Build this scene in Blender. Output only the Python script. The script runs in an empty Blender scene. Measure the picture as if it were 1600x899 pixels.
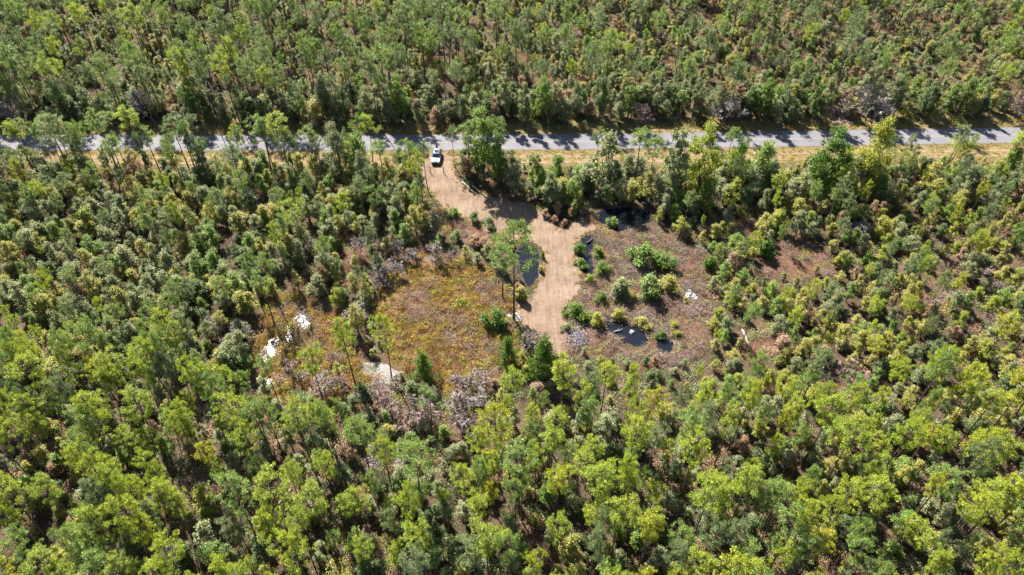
import bpy, bmesh, math, random
import numpy as np
from mathutils import Vector, Matrix, noise as mnoise

# ------------------------------------------------------------------ camera, sky, sun
sc = bpy.context.scene
COL = sc.collection
F = 1142.0            # focal length in photo pixels (1600 wide)
CAM_H = 90.0
PITCH = math.radians(45.0)
cam_d = bpy.data.cameras.new('camera'); cam = bpy.data.objects.new('camera', cam_d); COL.objects.link(cam)
cam.location = (0, 0, CAM_H); cam.rotation_euler = (math.radians(90) - PITCH, 0, 0)
cam_d.sensor_width = 36.0; cam_d.lens = 36.0 * F / 1600.0
cam_d.clip_start = 0.5; cam_d.clip_end = 3000
sc.camera = cam

SUN_EL = math.radians(44.5); SUN_AZ = math.radians(-28.0)     # azimuth measured from +Y towards +X
SUN_DIR = Vector((math.sin(SUN_AZ) * math.cos(SUN_EL), math.cos(SUN_AZ) * math.cos(SUN_EL), math.sin(SUN_EL)))
w = bpy.data.worlds.new('World'); sc.world = w; w.use_nodes = True
nt = w.node_tree; nt.nodes.clear()
sky = nt.nodes.new('ShaderNodeTexSky'); sky.sky_type = 'NISHITA'; sky.sun_disc = False
sky.sun_elevation = SUN_EL; sky.sun_rotation = SUN_AZ
bg = nt.nodes.new('ShaderNodeBackground'); bg.inputs['Strength'].default_value = 0.05
wo = nt.nodes.new('ShaderNodeOutputWorld')
nt.links.new(sky.outputs[0], bg.inputs[0]); nt.links.new(bg.outputs[0], wo.inputs[0])
sl = bpy.data.lights.new('sun', 'SUN'); sl.energy = 5.0; sl.angle = math.radians(0.5); sl.color = (1.0, 0.945, 0.86)
so = bpy.data.objects.new('sun', sl); COL.objects.link(so); so.location = (-60, 120, 150)
so.rotation_euler = SUN_DIR.to_track_quat('Z', 'Y').to_euler()
vs = sc.view_settings; vs.view_transform = 'Standard'; vs.look = 'None'; vs.gamma = 1.0; vs.exposure = 2.08
vs.use_curve_mapping = False
sc.cycles.max_bounces = 3; sc.cycles.diffuse_bounces = 1; sc.cycles.glossy_bounces = 2; sc.cycles.transmission_bounces = 3

# ------------------------------------------------------------------ helpers
CP, SP = math.cos(PITCH), math.sin(PITCH)
def p2g(u, v, z=0.0):
    """photo pixel -> point on the plane at height z"""
    a = (u - 800.0) / F; b = (449.5 - v) / F
    d = (a, CP + b * SP, -SP + b * CP)
    t = (z - CAM_H) / d[2]
    return (a * t, d[1] * t)
def g2p(x, y, z=0.0):
    zz = z - CAM_H
    f = y * CP - zz * SP; u_ = y * SP + zz * CP
    return (800.0 + F * x / f, 449.5 - F * u_ / f, f)
def height_for(u, v, vtop):
    x, y = p2g(u, v)
    lo, hi = 0.2, 40
    for _ in range(40):
        m = (lo + hi) / 2
        if g2p(x, y, m)[1] > vtop: lo = m
        else: hi = m
    return lo
def poly_g(pts): return [p2g(*p) for p in pts]
def in_poly(x, y, poly):
    c = False; j = len(poly) - 1
    for i in range(len(poly)):
        xi, yi = poly[i]; xj, yj = poly[j]
        if (yi > y) != (yj > y) and x < (xj - xi) * (y - yi) / (yj - yi) + xi: c = not c
        j = i
    return c
def in_poly_np(X, Y, poly):
    c = np.zeros(X.shape, bool); j = len(poly) - 1
    for i in range(len(poly)):
        xi, yi = poly[i]; xj, yj = poly[j]
        if yi != yj:
            c ^= ((yi > Y) != (yj > Y)) & (X < (xj - xi) * (Y - yi) / (yj - yi) + xi)
        j = i
    return c
def dist_poly_np(X, Y, poly):
    D = np.full(X.shape, 1e9)
    for i in range(len(poly)):
        ax, ay = poly[i - 1]; bx, by = poly[i]
        dx, dy = bx - ax, by - ay; L = dx * dx + dy * dy + 1e-9
        t = np.clip(((X - ax) * dx + (Y - ay) * dy) / L, 0, 1)
        D = np.minimum(D, np.hypot(X - ax - t * dx, Y - ay - t * dy))
    return D
def tag(o, label=None, cat=None, group=None, kind=None):
    if label and len(label.split()) > 16: label = label.replace('in the thicket', 'in thicket').replace('mid-height ', '').replace('leafy evergreen', 'evergreen').replace('in the scrub', 'in scrub').replace(' narrow ', ' ').replace(' broad ', ' ').replace('the right clearing', 'right clearing').replace('at the edge of the', 'beside')
    if label: o['label'] = label
    if cat: o['category'] = cat
    if group: o['group'] = group
    if kind: o['kind'] = kind
    return o
def link(o, parent=None):
    COL.objects.link(o)
    if parent: o.parent = parent
    return o
def mk_mesh(name, V, Fc, mats, midx=None, smooth=False):
    V = np.asarray(V, np.float32); Fc = np.asarray(Fc, np.int32)
    me = bpy.data.meshes.new(name)
    n, k = Fc.shape
    me.vertices.add(len(V)); me.vertices.foreach_set('co', V.ravel())
    me.loops.add(n * k); me.loops.foreach_set('vertex_index', Fc.ravel())
    me.polygons.add(n); me.polygons.foreach_set('loop_start', np.arange(0, n * k, k, dtype=np.int32))
    for m in mats: me.materials.append(m)
    if midx is not None: me.polygons.foreach_set('material_index', np.asarray(midx, np.int32))
    if smooth: me.polygons.foreach_set('use_smooth', np.ones(n, bool))
    me.update(); me.validate()
    return me
def obj(name, me, parent=None, loc=(0, 0, 0), rz=0, s=1.0):
    o = bpy.data.objects.new(name, me); link(o, parent)
    o.location = loc; o.rotation_euler = (0, 0, rz)
    o.scale = (s, s, s) if not hasattr(s, '__len__') else s
    return o
def empty(name, loc, rz=0, s=1.0):
    o = bpy.data.objects.new(name, None); link(o); o.empty_display_size = 0.3
    o.location = loc; o.rotation_euler = (0, 0, rz)
    o.scale = (s, s, s) if not hasattr(s, '__len__') else s
    return o
def bm_obj(name, bm, mat, parent=None, loc=(0, 0, 0), rz=0, smooth=False):
    me = bpy.data.meshes.new(name); bm.to_mesh(me); bm.free()
    for m in (mat if isinstance(mat, (list, tuple)) else [mat]): me.materials.append(m)
    if smooth:
        for p in me.polygons: p.use_smooth = True
    return obj(name, me, parent, loc, rz)

# ------------------------------------------------------------------ materials
def mat_new(name):
    m = bpy.data.materials.new(name); m.use_nodes = True
    t = m.node_tree; t.nodes.clear()
    out = t.nodes.new('ShaderNodeOutputMaterial')
    return m, t, out
def N(t, typ, **kw):
    n = t.nodes.new(typ)
    for k, v in kw.items(): setattr(n, k, v)
    return n
def ramp(t, fac, stops):
    r = t.nodes.new('ShaderNodeValToRGB'); cr = r.color_ramp
    while len(cr.elements) < len(stops): cr.elements.new(0.5)
    for e, (p, c) in zip(cr.elements, stops): e.position = p; e.color = (*c, 1)
    t.links.new(fac, r.inputs[0]); return r.outputs[0]
def mixc(t, fac, a, b, blend='MIX'):
    m = t.nodes.new('ShaderNodeMix'); m.data_type = 'RGBA'; m.blend_type = blend
    for s, v in ((m.inputs[0], fac), (m.inputs[6], a), (m.inputs[7], b)):
        if isinstance(v, (int, float)): s.default_value = v
        elif isinstance(v, tuple): s.default_value = (*v, 1)
        else: t.links.new(v, s)
    return m.outputs[2]
def noise_tex(t, scale, detail=4, coord='Object', rough=0.6):
    tc = N(t, 'ShaderNodeTexCoord'); nz = N(t, 'ShaderNodeTexNoise')
    nz.inputs['Scale'].default_value = scale; nz.inputs['Detail'].default_value = detail; nz.inputs['Roughness'].default_value = rough
    t.links.new(tc.outputs[coord], nz.inputs['Vector']); return nz.outputs['Fac']
def leaf_mat(name, cols, trans=0.35, rough=0.5, spec=0.35, var=0.35):
    """cols: colours spread over the plants by Object Info random; per-leaf variation by random island"""
    m, t, out = mat_new(name)
    oi = N(t, 'ShaderNodeObjectInfo'); ge = N(t, 'ShaderNodeNewGeometry')
    stops = [(i / max(1, len(cols) - 1), c) for i, c in enumerate(cols)]
    c0 = ramp(t, oi.outputs['Random'], stops)
    hs = N(t, 'ShaderNodeHueSaturation')
    mr = N(t, 'ShaderNodeMapRange'); mr.inputs[3].default_value = 1 - var; mr.inputs[4].default_value = 1 + var
    t.links.new(ge.outputs['Random Per Island'], mr.inputs[0]); t.links.new(mr.outputs[0], hs.inputs['Value'])
    nz = noise_tex(t, 0.9, 2)
    mh = N(t, 'ShaderNodeMapRange'); mh.inputs[1].default_value = .3; mh.inputs[2].default_value = .7
    mh.inputs[3].default_value = 0.486; mh.inputs[4].default_value = 0.516; hs.inputs['Saturation'].default_value = 1.0
    t.links.new(nz, mh.inputs[0]); t.links.new(mh.outputs[0], hs.inputs['Hue'])
    t.links.new(c0, hs.inputs['Color'])
    p = N(t, 'ShaderNodeBsdfPrincipled'); p.inputs['Roughness'].default_value = rough
    p.inputs['Specular IOR Level'].default_value = spec
    t.links.new(hs.outputs[0], p.inputs['Base Color'])
    tr = N(t, 'ShaderNodeBsdfTranslucent')
    tcol = mixc(t, 0.5, hs.outputs[0], (1.25, 1.1, 0.35), 'MULTIPLY')
    t.links.new(tcol, tr.inputs['Color'])
    mx = N(t, 'ShaderNodeMixShader'); mx.inputs[0].default_value = trans
    t.links.new(p.outputs[0], mx.inputs[1]); t.links.new(tr.outputs[0], mx.inputs[2]); t.links.new(mx.outputs[0], out.inputs[0])
    return m
def solid_mat(name, c1, c2, scale=3.0, rough=0.85, spec=0.2, metal=0.0, bump=0.0):
    m, t, out = mat_new(name)
    nz = noise_tex(t, scale)
    col = ramp(t, nz, [(0.3, c1), (0.7, c2)])
    p = N(t, 'ShaderNodeBsdfPrincipled'); p.inputs['Roughness'].default_value = rough
    p.inputs['Specular IOR Level'].default_value = spec; p.inputs['Metallic'].default_value = metal
    t.links.new(col, p.inputs['Base Color'])
    if bump:
        b = N(t, 'ShaderNodeBump'); b.inputs['Strength'].default_value = bump; b.inputs['Distance'].default_value = 0.1
        t.links.new(nz, b.inputs['Height']); t.links.new(b.outputs[0], p.inputs['Normal'])
    t.links.new(p.outputs[0], out.inputs[0]); return m

M = {}
M['bark'] = solid_mat('pine bark', (0.055, 0.04, 0.03), (0.15, 0.11, 0.085), 2.0)
M['greybark'] = solid_mat('grey bark', (0.12, 0.10, 0.09), (0.26, 0.23, 0.21), 2.0)
M['pine_bright'] = leaf_mat('bright pine needles', [(.235, .31, .036), (.31, .365, .042), (.265, .33, .052)], .32, var=.5)
M['pine_yellow'] = leaf_mat('yellow-green pine needles', [(.26, .325, .030), (.31, .355, .034), (.35, .35, .036)], .32, var=.5)
M['pine_mid'] = leaf_mat('mid green pine needles', [(.14, .225, .050), (.20, .28, .068), (.17, .25, .055)], .30, var=.5)
M['pine_grey'] = leaf_mat('grey-green pine needles', [(.125, .18, .075), (.17, .22, .095), (.18, .24, .08)], .32, var=.5)
M['leaf_grey'] = leaf_mat('grey-green leaves', [(.17, .20, .095), (.25, .27, .135), (.21, .23, .10)], .36, .6, .22, .5)
M['leaf_olive'] = leaf_mat('olive leaves', [(.25, .255, .055), (.325, .315, .08), (.30, .28, .085)], .38, .55, .25, .5)
M['leaf_green'] = leaf_mat('fresh green leaves', [(.13, .215, .04), (.19, .27, .05), (.17, .245, .065)], .42, .5, .3, .5)
M['leaf_dark'] = leaf_mat('dark green leaves', [(.08, .12, .038), (.11, .155, .048), (.10, .145, .05)], .34, .5, .3, .5)
M['leaf_brown'] = leaf_mat('rusty brown leaves', [(.26, .165, .09), (.33, .215, .135), (.29, .21, .145)], .3, .6, .2, .5)
M['leaf_vivid'] = leaf_mat('vivid green leaves', [(.075, .15, .016), (.115, .19, .022), (.09, .165, .026)], .42, .5, .3, .5)
M['leaf_lime'] = leaf_mat('lime yellow leaves', [(.24, .29, .035), (.29, .31, .045), (.30, .295, .05)], .45, .5, .3, .5)
M['twig_grey'] = leaf_mat('bare grey twigs', [(.29, .25, .225), (.36, .31, .28), (.32, .275, .25)], .0, .8, .1, .3)
M['twig_mauve'] = leaf_mat('bare mauve twigs', [(.28, .20, .18), (.34, .245, .215), (.31, .225, .20)], .0, .8, .1, .3)
M['stick_grey'] = leaf_mat('weathered sticks', [(.20, .155, .13), (.25, .195, .165)], .0, .8, .1, .4)
M['gold_grass'] = leaf_mat('golden fern and grass', [(.33, .21, .05), (.38, .285, .065), (.26, .15, .055), (.34, .285, .065)], .4, .7, .1)
M['rust_grass'] = leaf_mat('rusty dead grass', [(.25, .145, .09), (.32, .195, .125), (.22, .125, .08)], .3, .7, .1)
M['straw_grass'] = leaf_mat('straw grass', [(.30, .255, .095), (.37, .30, .125), (.27, .25, .075)], .35, .7, .1)
M['dead_brush'] = leaf_mat('dead brush', [(.18, .12, .09), (.24, .17, .13), (.20, .14, .12)], .1, .8, .1)

# ------------------------------------------------------------------ layout of the place (ground metres)
ROAD_PX = [(-260, 224.5), (0, 223.2), (300, 222.8), (600, 222.6), (800, 222.8), (1000, 221), (1170, 217.5), (1330, 215), (1480, 213), (1600, 211.5), (1900, 208)]
ROAD = [p2g(*p) for p in ROAD_PX]
RXS = np.array([p[0] for p in ROAD]); RYS = np.array([p[1] for p in ROAD])
_pf = np.polyfit(RXS, RYS, 4)
def road_y(x): return np.polyval(_pf, np.clip(x, -190, 200))
RW = 5.9
LANE = poly_g([(668, 236), (700, 236), (709, 262), (716, 282), (742, 300), (790, 312), (832, 320), (858, 338), (878, 358),
               (905, 344), (930, 352), (936, 358), (912, 366), (902, 380), (902, 400), (908, 430), (904, 455), (892, 475), (886, 500), (889, 522), (890, 547), (862, 555),
               (834, 535), (815, 514), (807, 492), (813, 473), (834, 455), (846, 430), (849, 405), (843, 387), (820, 376), (788, 371),
               (755, 358), (731, 347), (708, 336), (689, 322), (676, 307), (664, 290), (655, 268), (656, 256), (664, 246)])
GOLD = poly_g([(600, 400), (650, 385), (715, 402), (760, 420), (795, 445), (805, 500), (815, 570), (770, 600), (700, 610), (640, 595), (598, 545), (580, 470)])
PUDZ = poly_g([(420, 465), (475, 455), (525, 470), (545, 520), (560, 570), (590, 600), (540, 630), (440, 640), (350, 650), (330, 620), (390, 585), (400, 535)])
RCLR = poly_g([(905, 368), (938, 352), (1000, 352), (1050, 368), (1098, 395), (1112, 440), (1108, 500), (1100, 555), (1075, 572), (1030, 566), (985, 556), (935, 552), (890, 548), (888, 480), (908, 450), (902, 400)])
OPEN = [poly_g(p) for p in ([(1205, 375), (1290, 385), (1300, 430), (1240, 445), (1200, 420)], [(1130, 345), (1175, 340), (1195, 385), (1150, 395)],
        [(1240, 560), (1310, 555), (1330, 620), (1260, 640)], [(1150, 510), (1215, 500), (1225, 560), (1170, 575)], [(1420, 430), (1490, 425), (1500, 490), (1430, 500)],
        [(540, 370), (585, 365), (575, 440), (530, 470)], [(700, 345), (770, 360), (790, 400), (735, 405)],
        [(440, 730), (470, 700), (480, 790), (450, 830)], [(285, 740), (330, 735), (330, 800), (290, 815)], [(330, 800), (390, 800), (390, 860), (340, 870)],
        [(530, 760), (570, 755), (575, 820), (535, 830)], [(700, 650), (760, 655), (770, 740), (720, 760)])]
PONDS = [poly_g(p) for p in (
    [(812, 386), (834, 384), (842, 396), (843, 415), (838, 436), (828, 450), (818, 436), (812, 415), (806, 400)],
    [(944, 503), (962, 500), (985, 508), (1003, 515), (1012, 527), (1011, 540), (994, 545), (976, 537), (960, 523), (946, 514)],
    [(1026, 531), (1036, 527), (1048, 530), (1054, 540), (1051, 549), (1041, 553), (1030, 549), (1025, 540)],
    [(925, 334), (950, 326), (985, 324), (1015, 330), (1022, 343), (1000, 352), (985, 360), (965, 361), (950, 352), (936, 345)],
    [(908, 372), (925, 364), (930, 380), (926, 400), (931, 425), (925, 437), (914, 432), (908, 405)])]
GLINT = [poly_g(p) for p in (
    [(452, 504), (462, 494), (476, 491), (485, 499), (483, 510), (472, 514), (464, 509), (455, 514), (447, 512)],
    [(414, 540), (428, 525), (440, 514), (455, 512), (462, 520), (456, 531), (443, 540), (436, 553), (426, 566), (410, 572), (403, 560)],
    [(400, 594), (416, 589), (432, 594), (430, 606), (412, 612), (400, 604)])]
GLAREPATCH = [poly_g(p) for p in ([(565, 572), (590, 566), (612, 576), (626, 596), (610, 602), (585, 592), (566, 586)],)]

rs = np.random.RandomState(7)
def subdiv(poly, step=0.7, amp=0.25, seed=0):
    out = []
    r = random.Random(seed)
    n = len(poly)
    P = [Vector((*p, 0)) for p in poly]
    for i in range(n):                       # Catmull-Rom round the outline, then roughened
        p0, p1, p2, p3 = P[i - 1], P[i], P[(i + 1) % n], P[(i + 2) % n]
        k = max(1, int((p2 - p1).length / step))
        for j in range(k):
            t = j / k
            q = 0.5 * ((2 * p1) + (p2 - p0) * t + (2 * p0 - 5 * p1 + 4 * p2 - p3) * t * t + (3 * p1 - p0 - 3 * p2 + p3) * t ** 3)
            nzv = mnoise.noise_vector(Vector((q.x * 0.5, q.y * 0.5, seed))) * amp * 1.6 + mnoise.noise_vector(Vector((q.x * 1.7, q.y * 1.7, seed + 5))) * amp
            out.append((q.x + nzv.x, q.y + nzv.y))
    return out

# ------------------------------------------------------------------ ground
GX0, GX1, GY0, GY1, GS = -185.0, 200.0, 14.0, 262.0, 1.0
def build_ground():
    xs = np.arange(GX0, GX1 + .1, GS); ys = np.arange(GY0, GY1 + .1, GS)
    X, Y = np.meshgrid(xs, ys)
    Z = np.zeros(X.shape)
    for i in range(X.shape[0]):
        for j in range(X.shape[1]):
            Z[i, j] = mnoise.noise((X[i, j] * .13, Y[i, j] * .13, 0)) * .28 + mnoise.noise((X[i, j] * .45, Y[i, j] * .45, 3)) * .13
    rd = np.abs(Y - road_y(X))
    flat = np.clip((rd - 6.5) / 6.0, 0, 1)
    flat = np.minimum(flat, np.where(in_poly_np(X, Y, LANE), 0, np.clip(dist_poly_np(X, Y, LANE) / 3.0 - .35, 0, 1)))
    Z = Z * flat
    for P in PONDS + GLINT:
        ins = in_poly_np(X, Y, P); d = dist_poly_np(X, Y, P)
        Z = np.where(ins, -0.12 - np.clip(d, 0, 2) * .4, np.where(d < 2.0, Z * np.clip(d / 2.0, 0, 1) + .0, Z))
    # roadside ditch on the far side
    dd = (Y - road_y(X)) - 5.6
    Z = Z - 0.35 * np.exp(-(dd / 1.1) ** 2)
    gold = np.zeros(X.shape); brown = np.zeros(X.shape); straw = np.zeros(X.shape)
    def soft(P, wd): return np.where(in_poly_np(X, Y, P), np.clip(dist_poly_np(X, Y, P) / wd + .4, 0, 1), np.clip(.4 - dist_poly_np(X, Y, P) / wd, 0, 1))
    gold = np.maximum(soft(GOLD, 3), soft(PUDZ, 3))
    brown = soft(RCLR, 2)
    for P in OPEN: brown = np.maximum(brown, soft(P, 2))
    straw = np.clip(1.25 - np.abs(rd - 5.9) / 4.4, 0, 1)
    n, m_ = X.shape
    V = np.stack([X, Y, Z], -1).reshape(-1, 3)
    I = np.arange(n * m_).reshape(n, m_)
    Fq = np.stack([I[:-1, :-1], I[:-1, 1:], I[1:, 1:], I[1:, :-1]], -1).reshape(-1, 4)
    nv0 = len(V)
    # skirt that carries the ground on to the horizon
    R = 2600.0
    B = [(GX0, GY0), (GX1, GY0), (GX1, GY1), (GX0, GY1)]
    O = [(-R, -R), (R, -R), (R, R), (-R, R)]
    m, t, out = mat_new('forest floor')
    at = N(t, 'ShaderNodeAttribute'); at.attribute_name = 'zone'
    sp = N(t, 'ShaderNodeSeparateColor'); t.links.new(at.outputs['Color'], sp.inputs[0])
    n1 = noise_tex(t, 0.35, 6); n2 = noise_tex(t, 2.2, 5); n3 = noise_tex(t, 9.0, 3)
    litter = ramp(t, n1, [(.3, (.038, .03, .021)), (.5, (.068, .05, .034)), (.72, (.115, .085, .056))])
    litter = mixc(t, .55, litter, ramp(t, n2, [(.25, (.25, .22, .2)), (.75, (1.3, 1.25, 1.15))]), 'MULTIPLY')
    goldc = ramp(t, n2, [(.3, (.10, .055, .03)), (.55, (.17, .10, .05)), (.75, (.23, .165, .10))])
    brownc = ramp(t, n2, [(.25, (.045, .025, .018)), (.5, (.095, .05, .034)), (.75, (.17, .11, .075))])
    strawc = ramp(t, n2, [(.25, (.12, .10, .045)), (.5, (.17, .13, .065)), (.75, (.20, .155, .09))])
    c = mixc(t, sp.outputs[0], litter, goldc); c = mixc(t, sp.outputs[1], c, brownc); c = mixc(t, sp.outputs[2], c, strawc)
    c = mixc(t, .4, c, ramp(t, n3, [(.3, (.55, .5, .5)), (.7, (1.2, 1.2, 1.15))]), 'MULTIPLY')
    p = N(t, 'ShaderNodeBsdfPrincipled'); p.inputs['Roughness'].default_value = .95; p.inputs['Specular IOR Level'].default_value = .1
    b = N(t, 'ShaderNodeBump'); b.inputs['Strength'].default_value = .8; b.inputs['Distance'].default_value = .12
    t.links.new(n3, b.inputs['Height']); t.links.new(b.outputs[0], p.inputs['Normal'])
    t.links.new(c, p.inputs['Base Color']); t.links.new(p.outputs[0], out.inputs[0])
    edge = np.array([(x, y, -.02) for x, y in B] + [(x, y, -.02) for x, y in O])
    V2 = np.vstack([V, edge])
    F2 = np.vstack([Fq, [[nv0 + k, nv0 + 4 + k, nv0 + 4 + (k + 1) % 4, nv0 + (k + 1) % 4] for k in range(4)]])
    me = mk_mesh('ground', V2, F2, [m], smooth=True)
    a = me.color_attributes.new('zone', 'FLOAT_COLOR', 'POINT')
    C = np.zeros((len(V2), 4), np.float32); C[:, 3] = 1
    C[:nv0, 0] = gold.ravel(); C[:nv0, 1] = brown.ravel(); C[:nv0, 2] = straw.ravel()
    a.data.foreach_set('color', C.ravel())
    o = obj('ground', me); tag(o, 'brown forest floor of leaf litter and damp soil', 'ground', kind='structure')
build_ground()

def strip(name, off0, off1, z, mat, x0=-180, x1=195, step=2.0, label='', wob=0.0, cat=''):
    xs = np.arange(x0, x1 + .1, step); y = road_y(xs)
    a = np.array([mnoise.noise((x * .6, off0, 1)) for x in xs]) * wob; b2 = np.array([mnoise.noise((x * .6, off1, 2)) for x in xs]) * wob
    V = np.vstack([np.stack([xs, y + off0 + a, np.full(xs.shape, z)], -1), np.stack([xs, y + off1 + b2, np.full(xs.shape, z)], -1)])
    n = len(xs); i = np.arange(n - 1)
    me = mk_mesh(name, V, np.stack([i, i + 1, n + i + 1, n + i], -1), [mat])
    o = obj(name, me); tag(o, label, cat, kind='structure'); return o

def asphalt():
    m, t, out = mat_new('worn grey asphalt')
    n1 = noise_tex(t, 0.25, 5); n2 = noise_tex(t, 6, 4)
    tc = N(t, 'ShaderNodeTexCoord'); mp = N(t, 'ShaderNodeMapping'); mp.inputs['Scale'].default_value = (.03, 1.3, 1)
    t.links.new(tc.outputs['Object'], mp.inputs[0]); nz = N(t, 'ShaderNodeTexNoise'); nz.inputs['Scale'].default_value = 1; nz.inputs['Detail'].default_value = 5
    t.links.new(mp.outputs[0], nz.inputs[0])
    c = ramp(t, n1, [(.3, (.104, .10, .111)), (.7, (.138, .132, .146))])
    c = mixc(t, .5, c, ramp(t, nz.outputs['Fac'], [(.3, (.75, .75, .76)), (.7, (1.15, 1.14, 1.12))]), 'MULTIPLY')
    c = mixc(t, .4, c, ramp(t, n2, [(.3, (.75, .75, .75)), (.7, (1.15, 1.15, 1.15))]), 'MULTIPLY')
    p = N(t, 'ShaderNodeBsdfPrincipled'); p.inputs['Roughness'].default_value = .85; p.inputs['Specular IOR Level'].default_value = .25
    t.links.new(c, p.inputs['Base Color']); t.links.new(p.outputs[0], out.inputs[0]); return m
strip('road', -RW / 2, RW / 2, .03, asphalt(), label='straight grey two-lane asphalt road through the woods', cat='road', wob=.12, step=.5)
line_m = solid_mat('faded yellow paint', (.17, .155, .10), (.23, .205, .13), 4)
strip('road_marking', -.09, .09, .036, line_m, label='faded yellow centre line on the grey road', cat='road marking')
rut_m = solid_mat('bare rut soil', (.15, .095, .06), (.24, .165, .11), 1.2, .95, .1)
strip('wheel_rut', -6.0, -5.5, .035, rut_m, label='bare brown wheel rut in verge, next to road', cat='rut', wob=.35, step=.4)
strip('wheel_rut', -7.9, -7.35, .035, rut_m, label='bare brown wheel rut in verge, next to trees', cat='rut', wob=.35, step=.4)

def sheet(name, poly, z, mat, label, cat, sub=.6, amp=.3, seed=1, kind='structure', fine=None):
    P = subdiv(poly, sub, amp, seed)
    bm = bmesh.new(); vs_ = [bm.verts.new((x, y, z)) for x, y in P]
    es = [bm.edges.new((vs_[i - 1], vs_[i])) for i in range(len(vs_))]
    bmesh.ops.triangle_fill(bm, use_beauty=True, edges=es)
    for f in bm.faces:
        if f.normal.z < 0: f.normal_flip()
    o = bm_obj(name, bm, mat); tag(o, label, cat, kind=kind); return o
def lane_mat():
    m, t, out = mat_new('tan mulched dirt')
    n1 = noise_tex(t, .22, 6); n2 = noise_tex(t, 1.4, 6, rough=.7); n3 = noise_tex(t, 8, 4)
    tc = N(t, 'ShaderNodeTexCoord'); mp = N(t, 'ShaderNodeMapping'); mp.inputs['Scale'].default_value = (1.2, .16, 1); mp.inputs['Rotation'].default_value = (0, 0, math.radians(-22))
    t.links.new(tc.outputs['Object'], mp.inputs[0]); nz = N(t, 'ShaderNodeTexNoise'); nz.inputs['Scale'].default_value = 1.6; nz.inputs['Detail'].default_value = 6
    t.links.new(mp.outputs[0], nz.inputs[0])
    c = ramp(t, n1, [(.3, (.138, .096, .068)), (.5, (.175, .124, .09)), (.7, (.21, .156, .114))])
    c = mixc(t, .6, c, ramp(t, nz.outputs['Fac'], [(.3, (.62, .57, .52)), (.55, (1, 1, 1)), (.75, (1.25, 1.24, 1.22))]), 'MULTIPLY')
    c = mixc(t, .5, c, ramp(t, n2, [(.3, (.5, .47, .42)), (.5, (1, 1, 1)), (.7, (1.2, 1.2, 1.18))]), 'MULTIPLY')
    c = mixc(t, .7, c, ramp(t, n3, [(.3, (.6, .6, .6)), (.7, (1.2, 1.2, 1.2))]), 'MULTIPLY')
    p = N(t, 'ShaderNodeBsdfPrincipled'); p.inputs['Roughness'].default_value = .95; p.inputs['Specular IOR Level'].default_value = .1
    b = N(t, 'ShaderNodeBump'); b.inputs['Strength'].default_value = .7; b.inputs['Distance'].default_value = .08
    t.links.new(n3, b.inputs['Height']); t.links.new(b.outputs[0], p.inputs['Normal'])
    t.links.new(c, p.inputs['Base Color']); t.links.new(p.outputs[0], out.inputs[0]); return m
sheet('dirt_lane', LANE, .024, lane_mat(), 'tan cleared dirt lane curving from the road into the clearing', 'dirt lane', .5, .35, 3)
def water_mat(name, col, rough):
    m, t, out = mat_new(name)
    p = N(t, 'ShaderNodeBsdfPrincipled'); p.inputs['Base Color'].default_value = (*col, 1); p.inputs['Roughness'].default_value = rough
    p.inputs['IOR'].default_value = 1.33; p.inputs['Specular IOR Level'].default_value = .5
    nz = noise_tex(t, 2.5 if rough < .1 else 3.2, 3 if rough < .1 else 5); b = N(t, 'ShaderNodeBump'); b.inputs['Strength'].default_value = .12 if rough < .1 else .55; b.inputs['Distance'].default_value = .05 if rough < .1 else .09
    t.links.new(nz, b.inputs['Height']); t.links.new(b.outputs[0], p.inputs['Normal']); t.links.new(p.outputs[0], out.inputs[0]); return m
wm = water_mat('dark pond water', (.006, .008, .012), .05)
wg = water_mat('rippled shallow water', (.03, .028, .022), .25)
plab = ['narrow dark pond between the two pines and the dirt lane', 'dark irregular pond with grey stone in the right clearing', 'small round dark pond with pale sandy rim',
        'shaded dark pond under trees north of the right clearing', 'narrow dark water strip along the right edge of dirt lane']
for k, P in enumerate(PONDS): sheet('pond', P, -.07, wm, plab[k], 'pond', .4, .18, 20 + k)
glab = ['glinting puddle ring beside a dead stump in the marsh', 'long glinting puddle channel in the left marsh', 'small glinting puddle nearest the camera in left marsh']
for k, P in enumerate(GLINT): sheet('puddle', P, -.05, wg, glab[k], 'puddle', .35, .35, 40 + k)
sand_glare_m = solid_mat('pale sand and painted glare', (.13, .12, .112), (.21, .195, .185), 1.5, .95, .1, bump=.4)
sheet('glare_patch', GLAREPATCH[0], .16, sand_glare_m, 'pale patch of painted glare below the golden field', 'sand', .4, .4, 60)  # pale colour stands in for dim water glare on the ground
# sandy rim of the round pond and pale bank strip
cx, cy = p2g(1041, 540)
def ring(name, cx, cy, r0, r1, a0, a1, z, mat, label):
    bm = bmesh.new(); A = []; Bv = []
    for i in range(41):
        a = a0 + (a1 - a0) * i / 40; f = math.sin(math.pi * i / 40)
        r_ = r1 * (.0) + r0 + (r1 - r0) * f * (1 + .3 * mnoise.noise((a * 3, 1, 2)))
        A.append(bm.verts.new((cx + r0 * .93 * math.cos(a), cy + r0 * .93 * math.sin(a), -.075))); Bv.append(bm.verts.new((cx + r_ * math.cos(a), cy + r_ * math.sin(a), z)))
    for i in range(40): bm.faces.new((A[i], Bv[i], Bv[i + 1], A[i + 1]))
    bmesh.ops.recalc_face_normals(bm, faces=bm.faces)
    o = bm_obj(name, bm, mat); tag(o, label, 'sand', kind='structure')
ring('sand_rim', cx, cy, 1.55, 2.35, math.radians(-80), math.radians(60), .06, sand_glare_m, 'pale sandy bank round the right side of round pond')

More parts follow.
